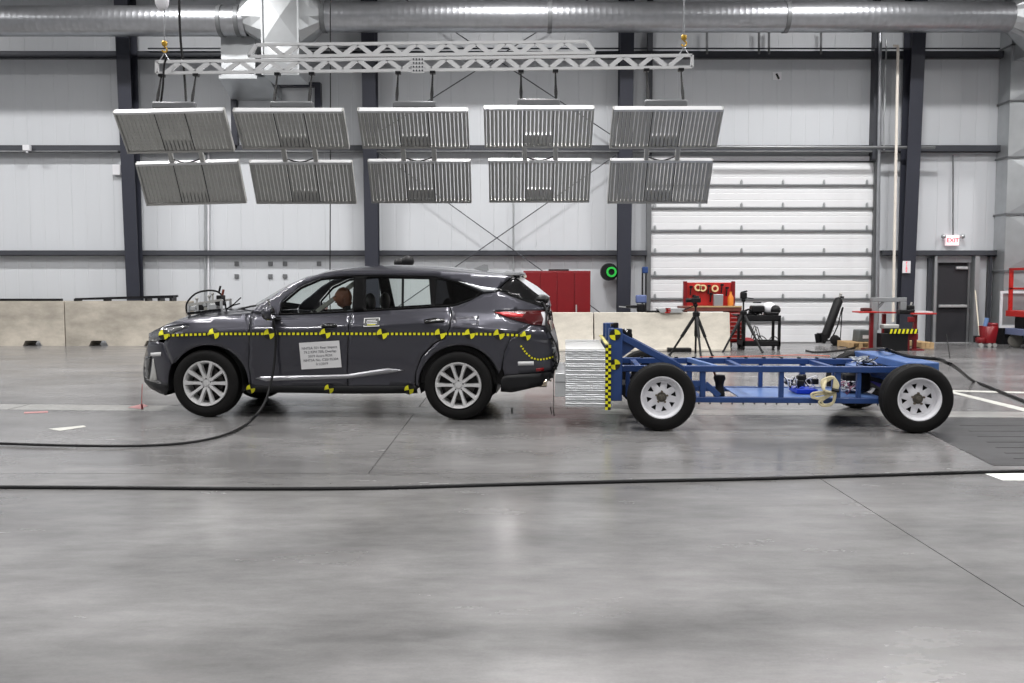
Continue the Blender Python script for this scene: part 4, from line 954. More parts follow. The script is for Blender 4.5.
for s in (-1, 1):
    MB().ell(hc+Vector((-.088, s*.03, .016)), (.012, .014, .01), 10, 8).build('eye', M_blk, t); MB().ell(hc+Vector((.012, s*.08, -.005)), (.02, .01, .032), 10, 8).build('ear', M_skin, t)
MB().ell(hc+Vector((-.09, 0, -.052)), (.012, .026, .006), 10, 6).build('mouth', mat('dummy_mouth', (90, 40, 36), .6), t)
MB().cyl(hc+Vector((.03, 0, -.08)), hc+Vector((.05, 0, -.2)), .048, 14).build('neck', M_blk, t)
for s in (-1, 1): # hands on the wheel rim, five fingers each
    h = Vector((bx-.3, y0+s*.15, 1.0)); hp = [(h.x+.03, h.y, h.z, .022, .018), (h.x-.03, h.y-.0, h.z+.02, .03, .016)]; he = [(0, 1)]
    o = skin('hand', hp, he, M_skin, t, 1)
    for k in range(4):
        q = h+Vector((-.05, s*(.03-.018*k), .025)); L_ = (.034, .038, .036, .028)[k]
        skin('finger', [(q.x, q.y, q.z, .0085), (q.x-L_, q.y, q.z+.005, .008), (q.x-L_-.008, q.y, q.z-.022, .0075), (q.x-L_+.01, q.y, q.z-.035, .007)], [(0, 1), (1, 2), (2, 3)], M_skin, o, 1)
    q = h+Vector((-.01, -s*.025, .015)); skin('thumb', [(q.x, q.y, q.z, .01), (q.x-.02, q.y-s*.02, q.z, .009), (q.x-.045, q.y-s*.024, q.z-.008, .008)], [(0, 1), (1, 2)], M_skin, o, 1)
frame()
# dark lamp heads behind the car seen over the roof
t = thing('lamp_stand', (P(402, 262, 15.5).x, 15.5, 0), 'black twin-head stand whose two round heads peek above the car roof', 'stand')
for px, py, r in ((399.5, 263.2, .09), (407.5, 261.4, .105)):
    MB().ell(P(px, py, 15.5), (r*1.1, r, r), 16, 10).build('lamp_head', M_blk, t)
MB().cyl(P(403, 266, 15.5), (P(402, 262, 15.5).x, 15.5, .75), .022, 10).build('pole', M_blkm, t)
for k in range(3):
    a_ = 2*pi*k/3+.4; q = Vector((P(402, 262, 15.5).x, 15.5, 0)); MB().cyl(q+Vector((0, 0, .8)), q+Vector((.45*cos(a_), .45*sin(a_), .01)), .014, 8).build('leg', M_blkm, t)
tag(MB().tube(catmull([P(330, -60, 13), P(330.5, 120, 13), P(330, 272, 13), P(330, 300, 13), Vector((P(330, 300, 13).x+.1, 13, .01)), Vector((P(330, 300, 13).x+1.0, 13.3, .01))]), .008, 6).build('hanging_wire', M_blk), 'thin black wire hanging from the ceiling down behind the car windscreen', 'wire')
# ================================================================== BLUE TEST CART
frame(-3.3, (1.5, 9.12, 0), (0, -.1, 0))
YN, YF = 9.5, 10.5; YW0 = 9.12; CYC = YW0+1.03
cart = thing('impact_cart', (2.8, CYC, 0), 'blue steel impact cart on four tyres with a honeycomb block at its front', 'cart')
def Z(px, py, Y=YN): return P(px, py, Y).z
def X(px, Y=YN): return P(px, 370, Y).x
zt1, zt0 = Z(760, 366.2), Z(760, 372.4); zl1, zl0 = Z(760, 397.6), Z(760, 403)
xr0, xr1 = X(622), X(905)
for Y, nm in ((YN, 1), (YF, 1)):
    MB().box(xr0, xr1, Y, Y+.08, zt0, zt1).build('top_rail', M_blue, cart, bevel=.006)
    MB().box(X(640), X(884), Y, Y+.08, zl0, zl1).build('bottom_rail', M_blue, cart, bevel=.006)
for a, c, Y in ((700.5, 706, YN), (780, 784.5, YN), (836, 841.5, YN), (858, 862, YN), (626, 630, YN), (700.5, 706, YF), (780, 784.5, YF), (826, 832, YF), (862, 866, YF)):
    MB().box(X(a), X(c), Y+.01, Y+.07, zl1, zt0).build('upright', M_blue, cart, bevel=.004)
MB().bar((X(706), YN+.04, zl1+.14), (X(720), YN+.04, zl1+.01), .06, .05, (0, 1, 0)).build('diagonal_strut', M_blue, cart, bevel=.004)
MB().bar((X(702), YF+.04, zt1-.02), (X(716), YN+.06, zt1-.02), .05, .05).build('cross_strut', M_lblue, cart, bevel=.004)
MB().bar((X(640), YN+.04, zl1+.14), (X(702), YN+.04, zl1+.14), .06, .05, (0, 1, 0)).build('middle_rail', M_blue, cart, bevel=.004)
for px in (640, 702, 781, 838, 884): MB().box(X(px)-.03, X(px)+.03, YN+.08, YF, zl0, zl1-.01).build('cross_member', M_blue, cart, bevel=.004)
for px in (640, 745, 838): MB().box(X(px)-.03, X(px)+.03, YN+.08, YF, zt0, zt0+.05).build('cross_member', M_blue, cart, bevel=.004)
MB().box(X(742), X(888), YN+.09, YF-.01, zl1-.02, zl1-.008).build('deck_plate', M_lblue, cart, smooth=False)
b = MB()
for k in range(17): xx = X(700)+k*.115; b.cyl((xx, YN+.04, zl0), (xx, YN+.04, zl0-.022), .008, 6)
o = b.build('rail_bolts', M_blkm, cart); o['kind'] = 'stuff'
b = MB()
for k in range(12): xx = X(650)+k*.2; b.cyl((xx, YF+.03, zt1), (xx, YF+.03, zt1+.015), .022, 8)
o = b.build('rail_bolts', M_blkm, cart); o['kind'] = 'stuff'
# wheels
def cart_wheel(x, s):
    yo = CYC-s*1.03; yc = yo+s*.11; c = Vector((x, yc, .345)); sg = -s
    prof = [(.215, -.085), (.235, -.105), (.28, -.112), (.318, -.106), (.342, -.09), (.353, -.06)]
    for k in range(4):
        y = -.045+.03*k; prof += [(.356, y-.011), (.356, y+.009), (.349, y+.011), (.349, y+.017)]
    prof += [(.353, .085), (.342, .095), (.318, .108), (.28, .112), (.235, .105), (.215, .085)]
    prof = [(r*.345/.356, h) for r, h in prof]
    whl = MB().lathe(prof, c, 'y', 64).build('wheel', M_rub, cart, ang=30)
    MB().lathe([(.216, .09*sg), (.216, .1*sg), (.206, .1*sg), (.198, .085*sg), (.19, .03*sg), (.165, .02*sg), (.165, .012*sg), (.19, .0), (.19, -.08*sg), (.216, -.1*sg)], c, 'y', 56).build('rim', M_white, whl)
    holes = []
    for k in range(8):
        a_ = 2*pi*(k+.25)/8; r1, r2 = .1, .15
        holes.append([(r2*cos(a_-.19), r2*sin(a_-.19)), (r2*cos(a_+.19), r2*sin(a_+.19)), (r1*cos(a_+.03), r1*sin(a_+.03)), (r1*cos(a_-.03), r1*sin(a_-.03))])
    V, Fs = tri([(.172*cos(2*pi*k/40), .172*sin(2*pi*k/40)) for k in range(40)], holes, .03)
    def dish(r): return ipl(r, [(.05, .045), (.075, .042), (.1, .02), (.165, .018), (.2, .02)])
    MB().add([(c.x+a_, c.y+sg*dish(math.hypot(a_, b_)), c.z+b_) for a_, b_ in V], Fs).build('rim_disc', M_white, whl, solid=.006)
    MB().lathe([(0, -.02*sg), (.185, -.02*sg)], c, 'y', 32).build('wheel_back', M_blk, whl)
    MB().lathe([(0, .088*sg), (.024, .085*sg), (.03, .055*sg), (.05, .05*sg), (.056, .03*sg)], c, 'y', 24).build('hub_cap', mat('greasy_hub', (92, 88, 80), .5, .4, .3, 30), whl)
    for k in range(5):
        a_ = 2*pi*k/5+.3; q = c+Vector((cos(a_)*.058, .04*sg, sin(a_)*.058)); MB().cyl(q, q+Vector((0, .028*sg, 0)), .011, 6).build('wheel_nut', mat('rusty_nut', (110, 100, 88), .5, .4), whl)
WX = (P(662.3, 397, YW0).x, P(920.3, 400, YW0).x)
for x in WX:
    for s in (1, -1): cart_wheel(x, s)
    MB().cyl((x, CYC-.92, .345), (x, CYC+.92, .345), .035, 12).build('axle', M_blkm, cart)
    MB().box(x-.05, x+.05, YN, YF+.08, .38, .44).build('axle_beam', M_blue, cart, bevel=.006)
# front face: posts, gussets, braces, face plate, honeycomb
FX0, FX1 = X(565.6, 9.3), X(605.2, 9.3); FY0, FY1 = 9.3, 10.97
zf1, zf0 = P(585, 350, 9.3).z, P(585, 407, 9.3).z
xp0, xp1 = X(608.8, 9.35), X(622.3, 9.35)
for i, Y in enumerate((9.35, 10.02, 10.7)):
    MB().box(xp0, xp1, Y, Y+.12, P(612, 401, 9.35).z, P(612, 328.5, 9.35).z+(.03 if i == 1 else 0)).build('front_post', M_blue, cart, bevel=.008)
MB().box(xp0-.02, xp0, FY0+.1, FY1, zf0, zf1+.02).build('face_plate', M_blue, cart, bevel=.004)
# yellow and black checked edge strip
cx0, cx1 = X(605.3, 9.3), X(611, 9.3); ztp, zbt = P(608, 345, 9.3).z, P(608, 410, 9.3).z
es = MB().box(cx0, cx1, FY0, FY0+.03, zbt, ztp).build('checker_strip', M_mblk, cart, smooth=False)
n = 22; hh = (ztp-zbt)/n; cw_ = (cx1-cx0)/2
for k in range(n):
    xx = cx0+(k % 2)*cw_; MB().box(xx+.001, xx+cw_-.001, FY0-.003, FY0, zbt+k*hh, zbt+(k+1)*hh).build('yellow_square', M_yel, es, smooth=False)
tb = MB().box(cx0, cx0+.035, FY0, FY1, ztp, ztp+.012).build('top_edge_strip', mat('worn_yellow', (200, 190, 120), .6), cart, smooth=False)
MB().box(cx0+.035, cx1, FY0, FY1, ztp, ztp+.012).build('top_edge_strip', M_mblk, cart, smooth=False)
# honeycomb layers
nl = 26; hb = MB().box(FX0+.015, FX1-.01, FY0+.015, FY1-.015, zf0+.01, zf1-.004).build('honeycomb_core', M_alu2, cart, smooth=False)
for k in range(nl):
    z0 = zf0+(zf1-zf0)*k/nl; z1 = zf0+(zf1-zf0)*(k+1)/nl; r1 = random.Random(k); a_ = r1.uniform(-.006, .004); n_ = 8; b = MB(); vs = []
    ln = [(FX0+(FX1-FX0)*i/n_, r1.uniform(-.0028, .0028)) for i in range(n_+1)]
    rows = [[(x, FY0+a_+q*1.0+(0 if v in (0, 3) else -.004), z0+(z1-z0)*(.12, .3, .7, .9)[v]+q*.6) for x, q in ln] for v in range(4)]
    rows = [[(x, FY0+.02, z0) for x, q in ln]]+rows+[[(x, FY0+.02, z1) for x, q in ln]]
    b.grid(rows).build('honeycomb_layer', M_alu2, hb, smooth=False)
    if k % 2 == 0: MB().box(FX0, FX0+.015, FY0+.02, FY1-.02, z0, z1-.002).build('honeycomb_layer', M_alu2, hb, smooth=False)
MB().box(FX0-.002, FX1, FY0-.003, FY1, zf1, zf1+.006).build('cover_sheet', M_cover, cart, smooth=False)
q0, q1 = P(585, 375, 9.32).z, P(585, 399, 9.32).z
MB().box(X(555.2, 9.5), FX0-.002, 9.48, FY1-.15, q1, q0).build('bumper_block', M_alu, cart, bevel=.006)
MB().box(X(555.2, 9.5)-.003, FX0-.004, 9.475, FY1-.14, (q0+q1)/2+.03, (q0+q1)/2+.036).build('bumper_seam', M_girt, cart, smooth=False)
# diagonal braces
for Y in (9.42, 10.05):
    MB().bar((X(617), Y, P(617, 334, YN).z), (X(682), Y, P(682, 368.5, YN).z), .07, .075, (0, 1, 0)).build('diagonal_brace', M_blue, cart, bevel=.006)
    MB().prism([(X(621), Z(621, 337)), (X(640), Z(640, 343)), (X(621), Z(621, 357))], 'y', Y, Y+.012).build('gusset', M_blue, cart, smooth=False)
# brake line and coil seen by the post
MB().tube(catmull([(X(634), YN+.2, Z(634, 377)), (X(629), YN+.2, Z(629, 380)), (X(628), YN+.2, Z(628, 388)), (X(633), YN+.2, Z(633, 393)), (X(640), YN+.2, Z(640, 392))]), .012, 8).build('air_hose', M_blk, cart)
MB().cbox((X(629.5), YN+.15, Z(629, 376)), (.05, .04, .05)).build('valve_block', M_white, cart, bevel=.006)
MB().cbox((X(630), 10.2, zl1+.02), (.3, .5, .12)).build('battery_tray', M_blk, cart, bevel=.01)
def ctarget(px, py, r):
    c = P(px, py, 9.345); ds = MB().lathe([(0, 0), (r, 0), (r, .004), (0, .004)], c, 'y', 24).build('target_marker', M_mblk, cart)
    for a0 in (0, 180):
        MB().add([c+Vector((0, -.003, 0))]+[c+Vector((r*.98*cos(radians(a0+5+k*15)), -.003, r*.98*sin(radians(a0+5+k*15)))) for k in range(7)], [(0, i+1, i+2) for i in range(6)]).build('yellow_quadrant', M_yel, ds)
ctarget(615, 334.8, .058); ctarget(615, 364.5, .055)
# rear cross beam (box girder lying across the back)
bx0, bx1 = P(906, 368, 9.36).x, P(939.5, 368, 9.36).x; bz1, bz0 = P(925, 362.5, 9.36).z, P(925, 371, 9.36).z
MB().box(bx0, bx1, 9.36, 11.0, bz0, bz1).build('rear_beam', mat('beam_blue', (64, 96, 150), .4, 0, .1), cart, bevel=.012)
MB().box(bx0-.25, bx0, 9.6, 10.9, zt0, zt0+.03).build('rear_plate', M_blue, cart, smooth=False)
for Y in (9.52, 10.55): MB().box(bx0+.05, bx1-.05, Y, Y+.06, zl0+.1, bz0).build('beam_bracket', M_blue, cart, bevel=.004)
# things lying on or fixed to the cart
t = thing('small_camera', (X(614.8), 9.41, P(612, 328.5, 9.35).z), 'small black camera on top of the near blue cart post', 'camera')
MB().cbox((X(614.8), 9.41, P(614, 325.5, 9.35).z), (.05, .06, .055)).build('camera_body', M_blk, t, bevel=.008); MB().cyl((X(614.8)-.02, 9.41, P(614, 325.5, 9.35).z), (X(614.8)-.05, 9.41, P(614, 325.5, 9.35).z), .02).build('camera_lens', M_blkg, t)
t = thing('camera_cluster', (X(627), 9.5, P(627, 337, YN).z), 'black camera clamped on the blue diagonal brace behind the post', 'camera')
MB().cbox((X(626.5), 9.48, P(627, 332.6, YN).z), (.1, .08, .08)).build('camera_body', M_blk, t, bevel=.01); MB().cyl((X(623), 9.45, P(623, 330.5, YN).z), (X(626), 9.45, P(626, 332.5, YN).z), .03).build('camera_lens', M_blkg, t); MB().cbox((X(629), 9.48, P(629, 336, YN).z), (.06, .06, .05)).build('clamp', M_blkm, t, bevel=.006)
t = thing('black_canister', (X(722), YN+.25, zl1), 'black hourglass shaped canister standing in the open cart frame', 'canister')
MB().lathe([(0, 0), (.06, 0), (.055, .05), (.042, .1), (.05, .15), (.065, .19), (.055, .225), (0, .23)], (X(723), YN+.2, zl1-.01), 'z', 20).build('canister_body', M_blk, t); MB().tube([(X(719), YN+.2, zl1+.2), (X(716), YN+.2, zt0+.02)], .012, 6).build('hose', mat('brown_hose', (96, 60, 44), .6), t); MB().ell((X(719.5), YN+.17, zl1+.02), (.04, .04, .04), 10, 8).build('valve', M_blkm, t)
t = thing('data_recorder', (X(811), YN+.5, zl1), 'bright blue electronics box with wires on the cart deck', 'electronics')
rb = random.Random(5)
MB().box(X(806), X(828), YN+.35, YN+.7, zl1, zl1+.05).build('recorder_box', M_bluei, t, bevel=.008)
for k in range(6): MB().cbox((X(800)+rb.uniform(0, .3), YN+.5+rb.uniform(-.1, .2), zl1+.09+rb.uniform(0, .08)), (.07, .08, .06)).build('module', rb.choice([M_blk, M_blkm, M_lampgrey, M_blk]), t, bevel=.006)
for k in range(9):
    q = Vector((X(798)+rb.uniform(0, .32), YN+.45, zl1+.05)); MB().tube(catmull([q, q+Vector((rb.uniform(-.08, .08), -.03, rb.uniform(.05, .14))), q+Vector((rb.uniform(-.1, .1), .03, rb.uniform(.02, .2))), q+Vector((rb.uniform(-.12, .12), 0, .02))]), .006, 5).build('wire', rb.choice([M_blk, M_white, M_blk]), t)
t = thing('rope_coil', (X(826), YN-.02, zl1), 'coil of cream rope tied around the cart upright', 'rope')
for k in range(5):
    s_ = k*.012; q = [P(830-k*.8, 377+k, YN-.03), P(822+k, 381, YN-.05), P(824, 390, YN-.06-s_), P(833, 392, YN-.05), P(838-k, 386, YN-.04), P(834, 378, YN-.03), P(830-k*.8, 377+k, YN-.03)]
    MB().tube(catmull(q), .014, 7).build('rope_turn', M_rope, t)
for q in ([(834, 392), (822, 392), (812, 393.5), (813, 398), (824, 397), (834, 394)], [(834, 392), (824, 394), (814, 395.5), (818, 399), (828, 395), (835, 393)], [(835, 392), (826, 397), (819, 402), (823, 406), (832, 404), (835, 397), (835, 392)], [(836, 392), (829, 396), (822, 401), (825, 405), (833, 402), (834, 394)]):
    MB().tube(catmull([P(a_, b_, YN-.05) for a_, b_ in q]), .012, 7).build('rope_loop', M_rope, t)
MB().tube([P(832, 389.5, YN-.07), P(839, 391, YN-.07)], .02, 6).build('rope_tie', M_blk, t)
t = thing('wire_bundle', (X(849), YN+.25, zl1), 'tangled white wire bundle on the cart deck right of the rope', 'wires')
for k in range(12):
    q = Vector((X(845)+rb.uniform(0, .12), YN+.2, zl1+rb.uniform(0, .12)));  V = [q+Vector((rb.uniform(-.07, .09), rb.uniform(-.05, .05), rb.uniform(-.01, .09))) for _ in range(5)]
    for v in V: v.z = max(v.z, zl1+.005)
    MB().tube(catmull(V, 4), .006, 5).build('wire', rb.choice([M_white, M_white, mat('pink_wire', (170, 110, 130), .6), M_galvp]), t)
t = thing('strap_roll', (X(872), YN+.4, zl1), 'purple and black tie-down straps hanging near the rear cart wheel', 'straps')
for k in range(5): MB().bar(P(862+k*3, 376+k*1.5, YN+.5), P(888, 382+k*2, YN+.4), .03, .03).build('strap', rb.choice([M_purp, M_blk, M_purp]), t)
MB().cbox((X(872), YN+.6, zl1+.12), (.3, .3, .2)).build('winch_body', M_blk, t, bevel=.03)
t = thing('cable_tangle', (X(862), YF-.3, zt1), 'tangle of white wires on top of the cart rails', 'wires')
for k in range(12):
    q = P(858+rb.uniform(0, 14), 364+rb.uniform(-4, 3), 10.0); V = [q+Vector((rb.uniform(-.1, .12), rb.uniform(-.1, .1), rb.uniform(-.02, .05))) for _ in range(5)]
    MB().tube(catmull(V, 4), .007, 5).build('wire', rb.choice([M_white, M_galvp, M_blk]), t)
MB().cbox(P(864, 367, 10.0), (.25, .5, .03)).build('wire_tray', M_lblue, t)
# long cables
tag(MB().tube(catmull([G(845, 352, .02), G(858, 351, .02), Vector((P(880, 352, 11.0).x, 11.05, bz1+.02)), Vector((P(896, 355, 10.5).x, 10.5, bz1+.015)), Vector((P(912, 359.5, 9.9).x, 9.9, bz1+.015)), Vector((P(938, 363, 9.8).x, 9.8, bz1+.0)), P(946, 362.5, 10.4), P(955, 367, 10.6), G(973, 381, .02), G(984, 385, .02), G(1024, 401, .02), G(1080, 422, .02)], 6), .02, 8).build('tow_cable', M_blk), 'thick black cable running over the cart rear beam and down to the floor at right', 'cable')
frame()
tag(MB().tube([G(950, 360, .01)+Vector((0, 0, .02)), P(948, 345, 15.5), P(946.5, 334, 15.6)], .008, 6).build('thin_rod', M_blk), 'thin black rod standing on the floor in front of the exit door', 'rod')
fl_c = [(-600, 474), (-300, 484), (-60, 487.5), (0, 487), (120, 487.6), (250, 488.6), (370, 488), (500, 484.5), (620, 481.5), (760, 478.5), (880, 475), (960, 472.5), (1024, 471), (1090, 470), (1300, 468), (1600, 470)]
tag(MB().tube(catmull([G(a_, b_, .013) for a_, b_ in fl_c]), .0135, 8).build('floor_cable', M_blk), 'long thin black cable lying across the whole foreground floor', 'cable')
# test probe wires hanging below the tail
t = thing('plumb_line', (P(552, 400, 9.9).x, 9.9, 0), 'thin wire plumb line with a black clip below the crushed car tail', 'wire')
MB().cyl(P(553.6, 375, 9.9), P(553.6, 411, 9.9), .004, 6).build('wire', M_blk, t); MB().tube([P(550.5, 407, 9.9), P(551.5, 414, 9.9), P(553.5, 409, 9.9), P(554, 416, 9.9)], .008, 6).build('clip', M_blk, t)
t = thing('plumb_line', (P(142, 405, 10.0).x, 10.0, 0), 'thin red plumb line with a small dark bob in front of the car nose', 'wire')
MB().cyl(P(142.2, 384, 10.0), P(141.6, 405, 10.0), .003, 6).build('wire', M_red2, t); MB().cyl(P(141.6, 404, 10), P(142.4, 409.5, 10), .012, 8).build('bob', mat('dark_red_bob', (96, 24, 28), .5), t)
# ================================================================== WORKSHOP THINGS BEHIND THE CART
# red tool bench with pegboard
Yt = 21.2; gx = lambda px, Y=Yt: P(px, 300, Y).x
t = thing('tool_bench', (gx(708), Yt+.3, 0), 'red tool bench with drawers and a red pegboard of tools behind the tripod', 'tool bench')
zp1, zp0 = P(708, 282.5, Yt+.5).z, P(708, 306, Yt+.5).z
MB().box(gx(684.5, Yt+.5), gx(733.5, Yt+.5), Yt+.5, Yt+.55, zp0, zp1).build('pegboard', M_red2, t, bevel=.01)
for px in (685, 733): MB().box(gx(px, Yt+.5)-.04, gx(px, Yt+.5)+.04, Yt+.46, Yt+.58, zp0-.1, zp1+.03).build('pegboard_post', M_red, t)
MB().box(gx(682), gx(742), Yt, Yt+.6, P(708, 311.5, Yt).z, P(708, 306.3, Yt).z).build('bench_top', mat('worn_bench_top', (110, 60, 50), .5, 0, .2), t, bevel=.01)
MB().box(gx(690), gx(742), Yt-.01, Yt+.0, P(708, 307.3, Yt).z, P(708, 305.8, Yt).z).build('front_edge', M_wood, t)
x0, x1 = gx(729), gx(745); zc1 = P(708, 311.5, Yt).z
MB().box(x0, x1, Yt+.05, Yt+.58, .12, zc1).build('drawer_cabinet', M_red, t, bevel=.01)
for k in range(7):
    z1 = zc1-.03-k*(zc1-.18)/7; z0 = z1-(zc1-.18)/7+.012; dr_ = MB().box(x0+.02, x1-.02, Yt+.02, Yt+.05, z0, z1).build('drawer', M_red2, t, bevel=.004)
    MB().box(x0+.05, x1-.05, Yt+.0, Yt+.02, z1-.03, z1-.018).build('drawer_handle', M_alu, dr_)
for a_ in (x0+.05, x1-.1):
    MB().lathe([(0, -.025), (.06, -.025), (.06, .025), (0, .025)], (a_+.02, Yt+.1, .06), 'x', 14).build('caster', M_blk, t)
MB().box(gx(686), gx(688), Yt+.05, Yt+.5, 0, zc1).build('bench_leg', M_red, t)
rk = random.Random(9)
labs = [((698, 287.5), 'ring'), ((703, 288), 'ring'), ((715, 288.5), 'ring'), ((691, 291), 'bar'), ((709, 290), 'bar'), ((722, 289), 'bar'), ((727, 292), 'bar'), ((718, 301), 'box'), ((711, 298), 'bar'), ((731, 297), 'yel'), ((694, 300), 'bar')]
lt = {0: 'cream tape ring on the red pegboard, leftmost', 1: 'cream tape ring on the red pegboard, middle one', 2: 'cream tape ring on the red pegboard, rightmost'}
names = {3: 'dark spanner hanging at the left end of the red pegboard', 4: 'dark spanner hanging between the tape rings on the pegboard', 5: 'dark pliers hanging right of the last tape ring', 6: 'dark hammer hanging near the right end of the pegboard', 8: 'dark driver hanging low in the middle of the pegboard', 10: 'dark clamp standing at the left of the bench top'}
for i, ((px, py), k) in enumerate(labs):
    c = P(px, py, Yt+.45)
    if k == 'ring': tag(MB().lathe([(.05, -.02), (.085, -.02), (.085, .02), (.05, .02)], c, 'y', 18, closed=True).build('tape_ring', mat('cream_tape', (225, 200, 150), .6)), lt[i], 'tape')
    elif k == 'box': tag(MB().cbox(P(718, 300.5, Yt+.25), (.22, .12, .3)).build('parts_bin', M_galvp, bevel=.01), 'grey parts bin standing on the red bench', 'bin')
    elif k == 'yel': tag(MB().lathe([(0, 0), (.07, 0), (.07, .2), (.03, .28), (.03, .34), (0, .34)], P(730.5, 306, Yt+.3), 'z', 14).build('spray_bottle', M_orange), 'yellow orange bottle at the right end of the bench', 'bottle')
    else: tag(MB().bar(c+Vector((0, 0, .1)), c-Vector((.02, 0, .1)), .03, .03).cbox(c+Vector((0, 0, .1)), (.08, .03, .05)).build('hand_tool', M_blkm, bevel=.004), names[i], 'tool')
# tripods
def tripod(foot, top, head, label, r=.027):
    fx = [G(*f) for f in foot]; ap = P(top[0], top[1], sum(f.y for f in fx)/len(fx)); hd = P(head[0], head[1], ap.y)
    t = thing('camera_tripod', (ap.x, ap.y, 0), label, 'tripod')
    for f in fx:
        m_ = ap.lerp(f, .55); lg = MB().cyl(ap, m_, r*1.3, 8).cyl(m_, f, r*.85, 8).build('leg', M_blk, t); MB().ell(f+Vector((0, 0, .02)), (.03, .03, .02), 8, 6).build('foot', M_blk, lg)
    MB().cyl(ap-Vector((0, 0, .35)), hd, .02, 10).build('centre_column', M_blkm, t); MB().lathe([(.03, -.06), (.075, -.04), (.08, .03), (.03, .06)], ap, 'z', 14).build('spider', M_blk, t)
    MB().ell(hd, (.05, .05, .05), 12, 8).build('ball_head', M_blk, t)
    return t, hd
t, hd = tripod([(669.5, 355.5), (712.5, 356.5), (695.5, 353.2), (701, 357.5)], (696.3, 314), (695.5, 305), 'tall black camera tripod standing in front of the jersey barrier')
MB().cbox(hd+Vector((0, 0, .1)), (.2, .14, .1)).build('camera_body', M_blk, t, bevel=.015); MB().cyl(hd+Vector((-.1, 0, .1)), hd+Vector((-.2, 0, .1)), .045, 14).build('camera_lens', M_blk, t); MB().cbox(hd+Vector((.02, 0, .17)), (.1, .08, .05)).build('viewfinder', M_blkm, t, bevel=.01)
MB().bar(hd, hd+Vector((-.28, 0, -.12)), .02, .02).build('pan_handle', M_blk, t)
t, hd = tripod([(723, 352), (762.5, 353), (742, 349)], (743.5, 313), (743.5, 300), 'second black tripod, partly behind the black tool cart')
MB().cbox(hd+Vector((0, 0, .1)), (.14, .12, .14)).build('camera_body', M_blk, t, bevel=.02); MB().bar(hd+Vector((0, 0, .06)), hd+Vector((.22, 0, .03)), .02, .02).build('pan_handle', M_blk, t); MB().bar(hd+Vector((-.06, 0, .17)), hd+Vector((.08, 0, .2)), .03, .03).build('camera_arm', M_blk, t)
# black service cart
Ys = gy(350.2); cxl, cxr = P(743, 330, Ys).x, P(781, 330, Ys).x
t = thing('service_cart', ((cxl+cxr)/2, Ys+.3, 0), 'black plastic service cart with cables, right of the second tripod', 'service cart')
zt_, zm_ = P(760, 315.5, Ys).z, P(760, 341, Ys).z
for z0, z1, nm in ((zt_-.13, zt_, 'top_tray'), (zm_-.12, zm_, 'bottom_tray')):
    MB().box(cxl, cxr, Ys, Ys+.55, z0, z0+.03).box(cxl, cxr, Ys, Ys+.025, z0, z1).box(cxl, cxr, Ys+.525, Ys+.55, z0, z1).box(cxl, cxl+.025, Ys, Ys+.55, z0, z1).box(cxr-.025, cxr, Ys, Ys+.55, z0, z1).build(nm, M_blk, t, bevel=.006)
for xx in (cxl+.03, cxr-.03):
    for yy in (Ys+.03, Ys+.52): MB().box(xx-.03, xx+.03, yy-.03, yy+.03, zm_-.1, zt_-.05).build('corner_post', M_blk, t, bevel=.01)
    for yy in (Ys+.06, Ys+.49):
        MB().lathe([(0, -.02), (.06, -.02), (.06, .02), (0, .02)], (xx, yy, .06), 'x', 16).cbox((xx, yy, .13), (.03, .03, .1)).build('caster', M_blk, t)
MB().bar((cxl-.1, Ys+.05, zt_), (cxl-.1, Ys+.5, zt_), .04, .04).build('push_handle', M_blk, t)
t = thing('cable_pile', (P(755, 313, Ys+.2).x, Ys+.25, zt_-.1), 'pile of coiled black cables on the service cart, left half', 'cables')
for k in range(7):
    c = Vector((P(752, 313, Ys).x+rk.uniform(-.05, .25), Ys+.25, zt_+.0+rk.uniform(-.03, .14))); r_ = rk.uniform(.08, .15); tl = rk.uniform(-.4, .4)
    MB().tube([c+Vector((r_*cos(a_), r_*.8*sin(a_), r_*tl*sin(a_)+.03*sin(3*a_))) for a_ in [2*pi*i/16 for i in range(17)]], .022, 6).build('cable_coil', M_blk, t)
MB().bar(P(753, 302.5, Ys+.2), P(761, 302.5, Ys+.2), .04, .03).build('flat_handle', M_blk, t); MB().cbox(P(757, 309, Ys+.25), (.3, .25, .16)).build('cable_box', M_blk, t, bevel=.03)
t = thing('camera_case', (P(771, 312, Ys).x, Ys+.25, zt_-.1), 'white and black camera housing on the right half of the service cart', 'camera')
MB().ell(P(769, 308.5, Ys+.3), (.17, .12, .15), 16, 12).build('white_cover', M_white, t); MB().ell(P(775.5, 310, Ys+.2), (.12, .1, .11), 14, 10).build('black_housing', M_blk, t); MB().cbox(P(771, 313.5, Ys+.2), (.3, .25, .08)).build('base', M_blk, t, bevel=.02)
t = thing('loose_gear', (P(757, 341, Ys).x, Ys+.2, zm_-.08), 'loose cables and red bags on the lower tray of the service cart', 'gear')
for k in range(5):
    c = Vector((P(752, 340, Ys).x+rk.uniform(-.1, .5), Ys+.2, zm_-.03)); MB().tube(catmull([c, c+Vector((.1, .05, rk.uniform(.1, .4))), c+Vector((.18, 0, .1)), c+Vector((.3, .1, 0))]), .01, 5).build('cable', M_blk, t)
MB().ell((P(750, 340, Ys).x, Ys+.2, zm_), (.14, .12, .07), 12, 8).build('red_bag', mat('pink_red_cloth', (180, 70, 76), .8), t)
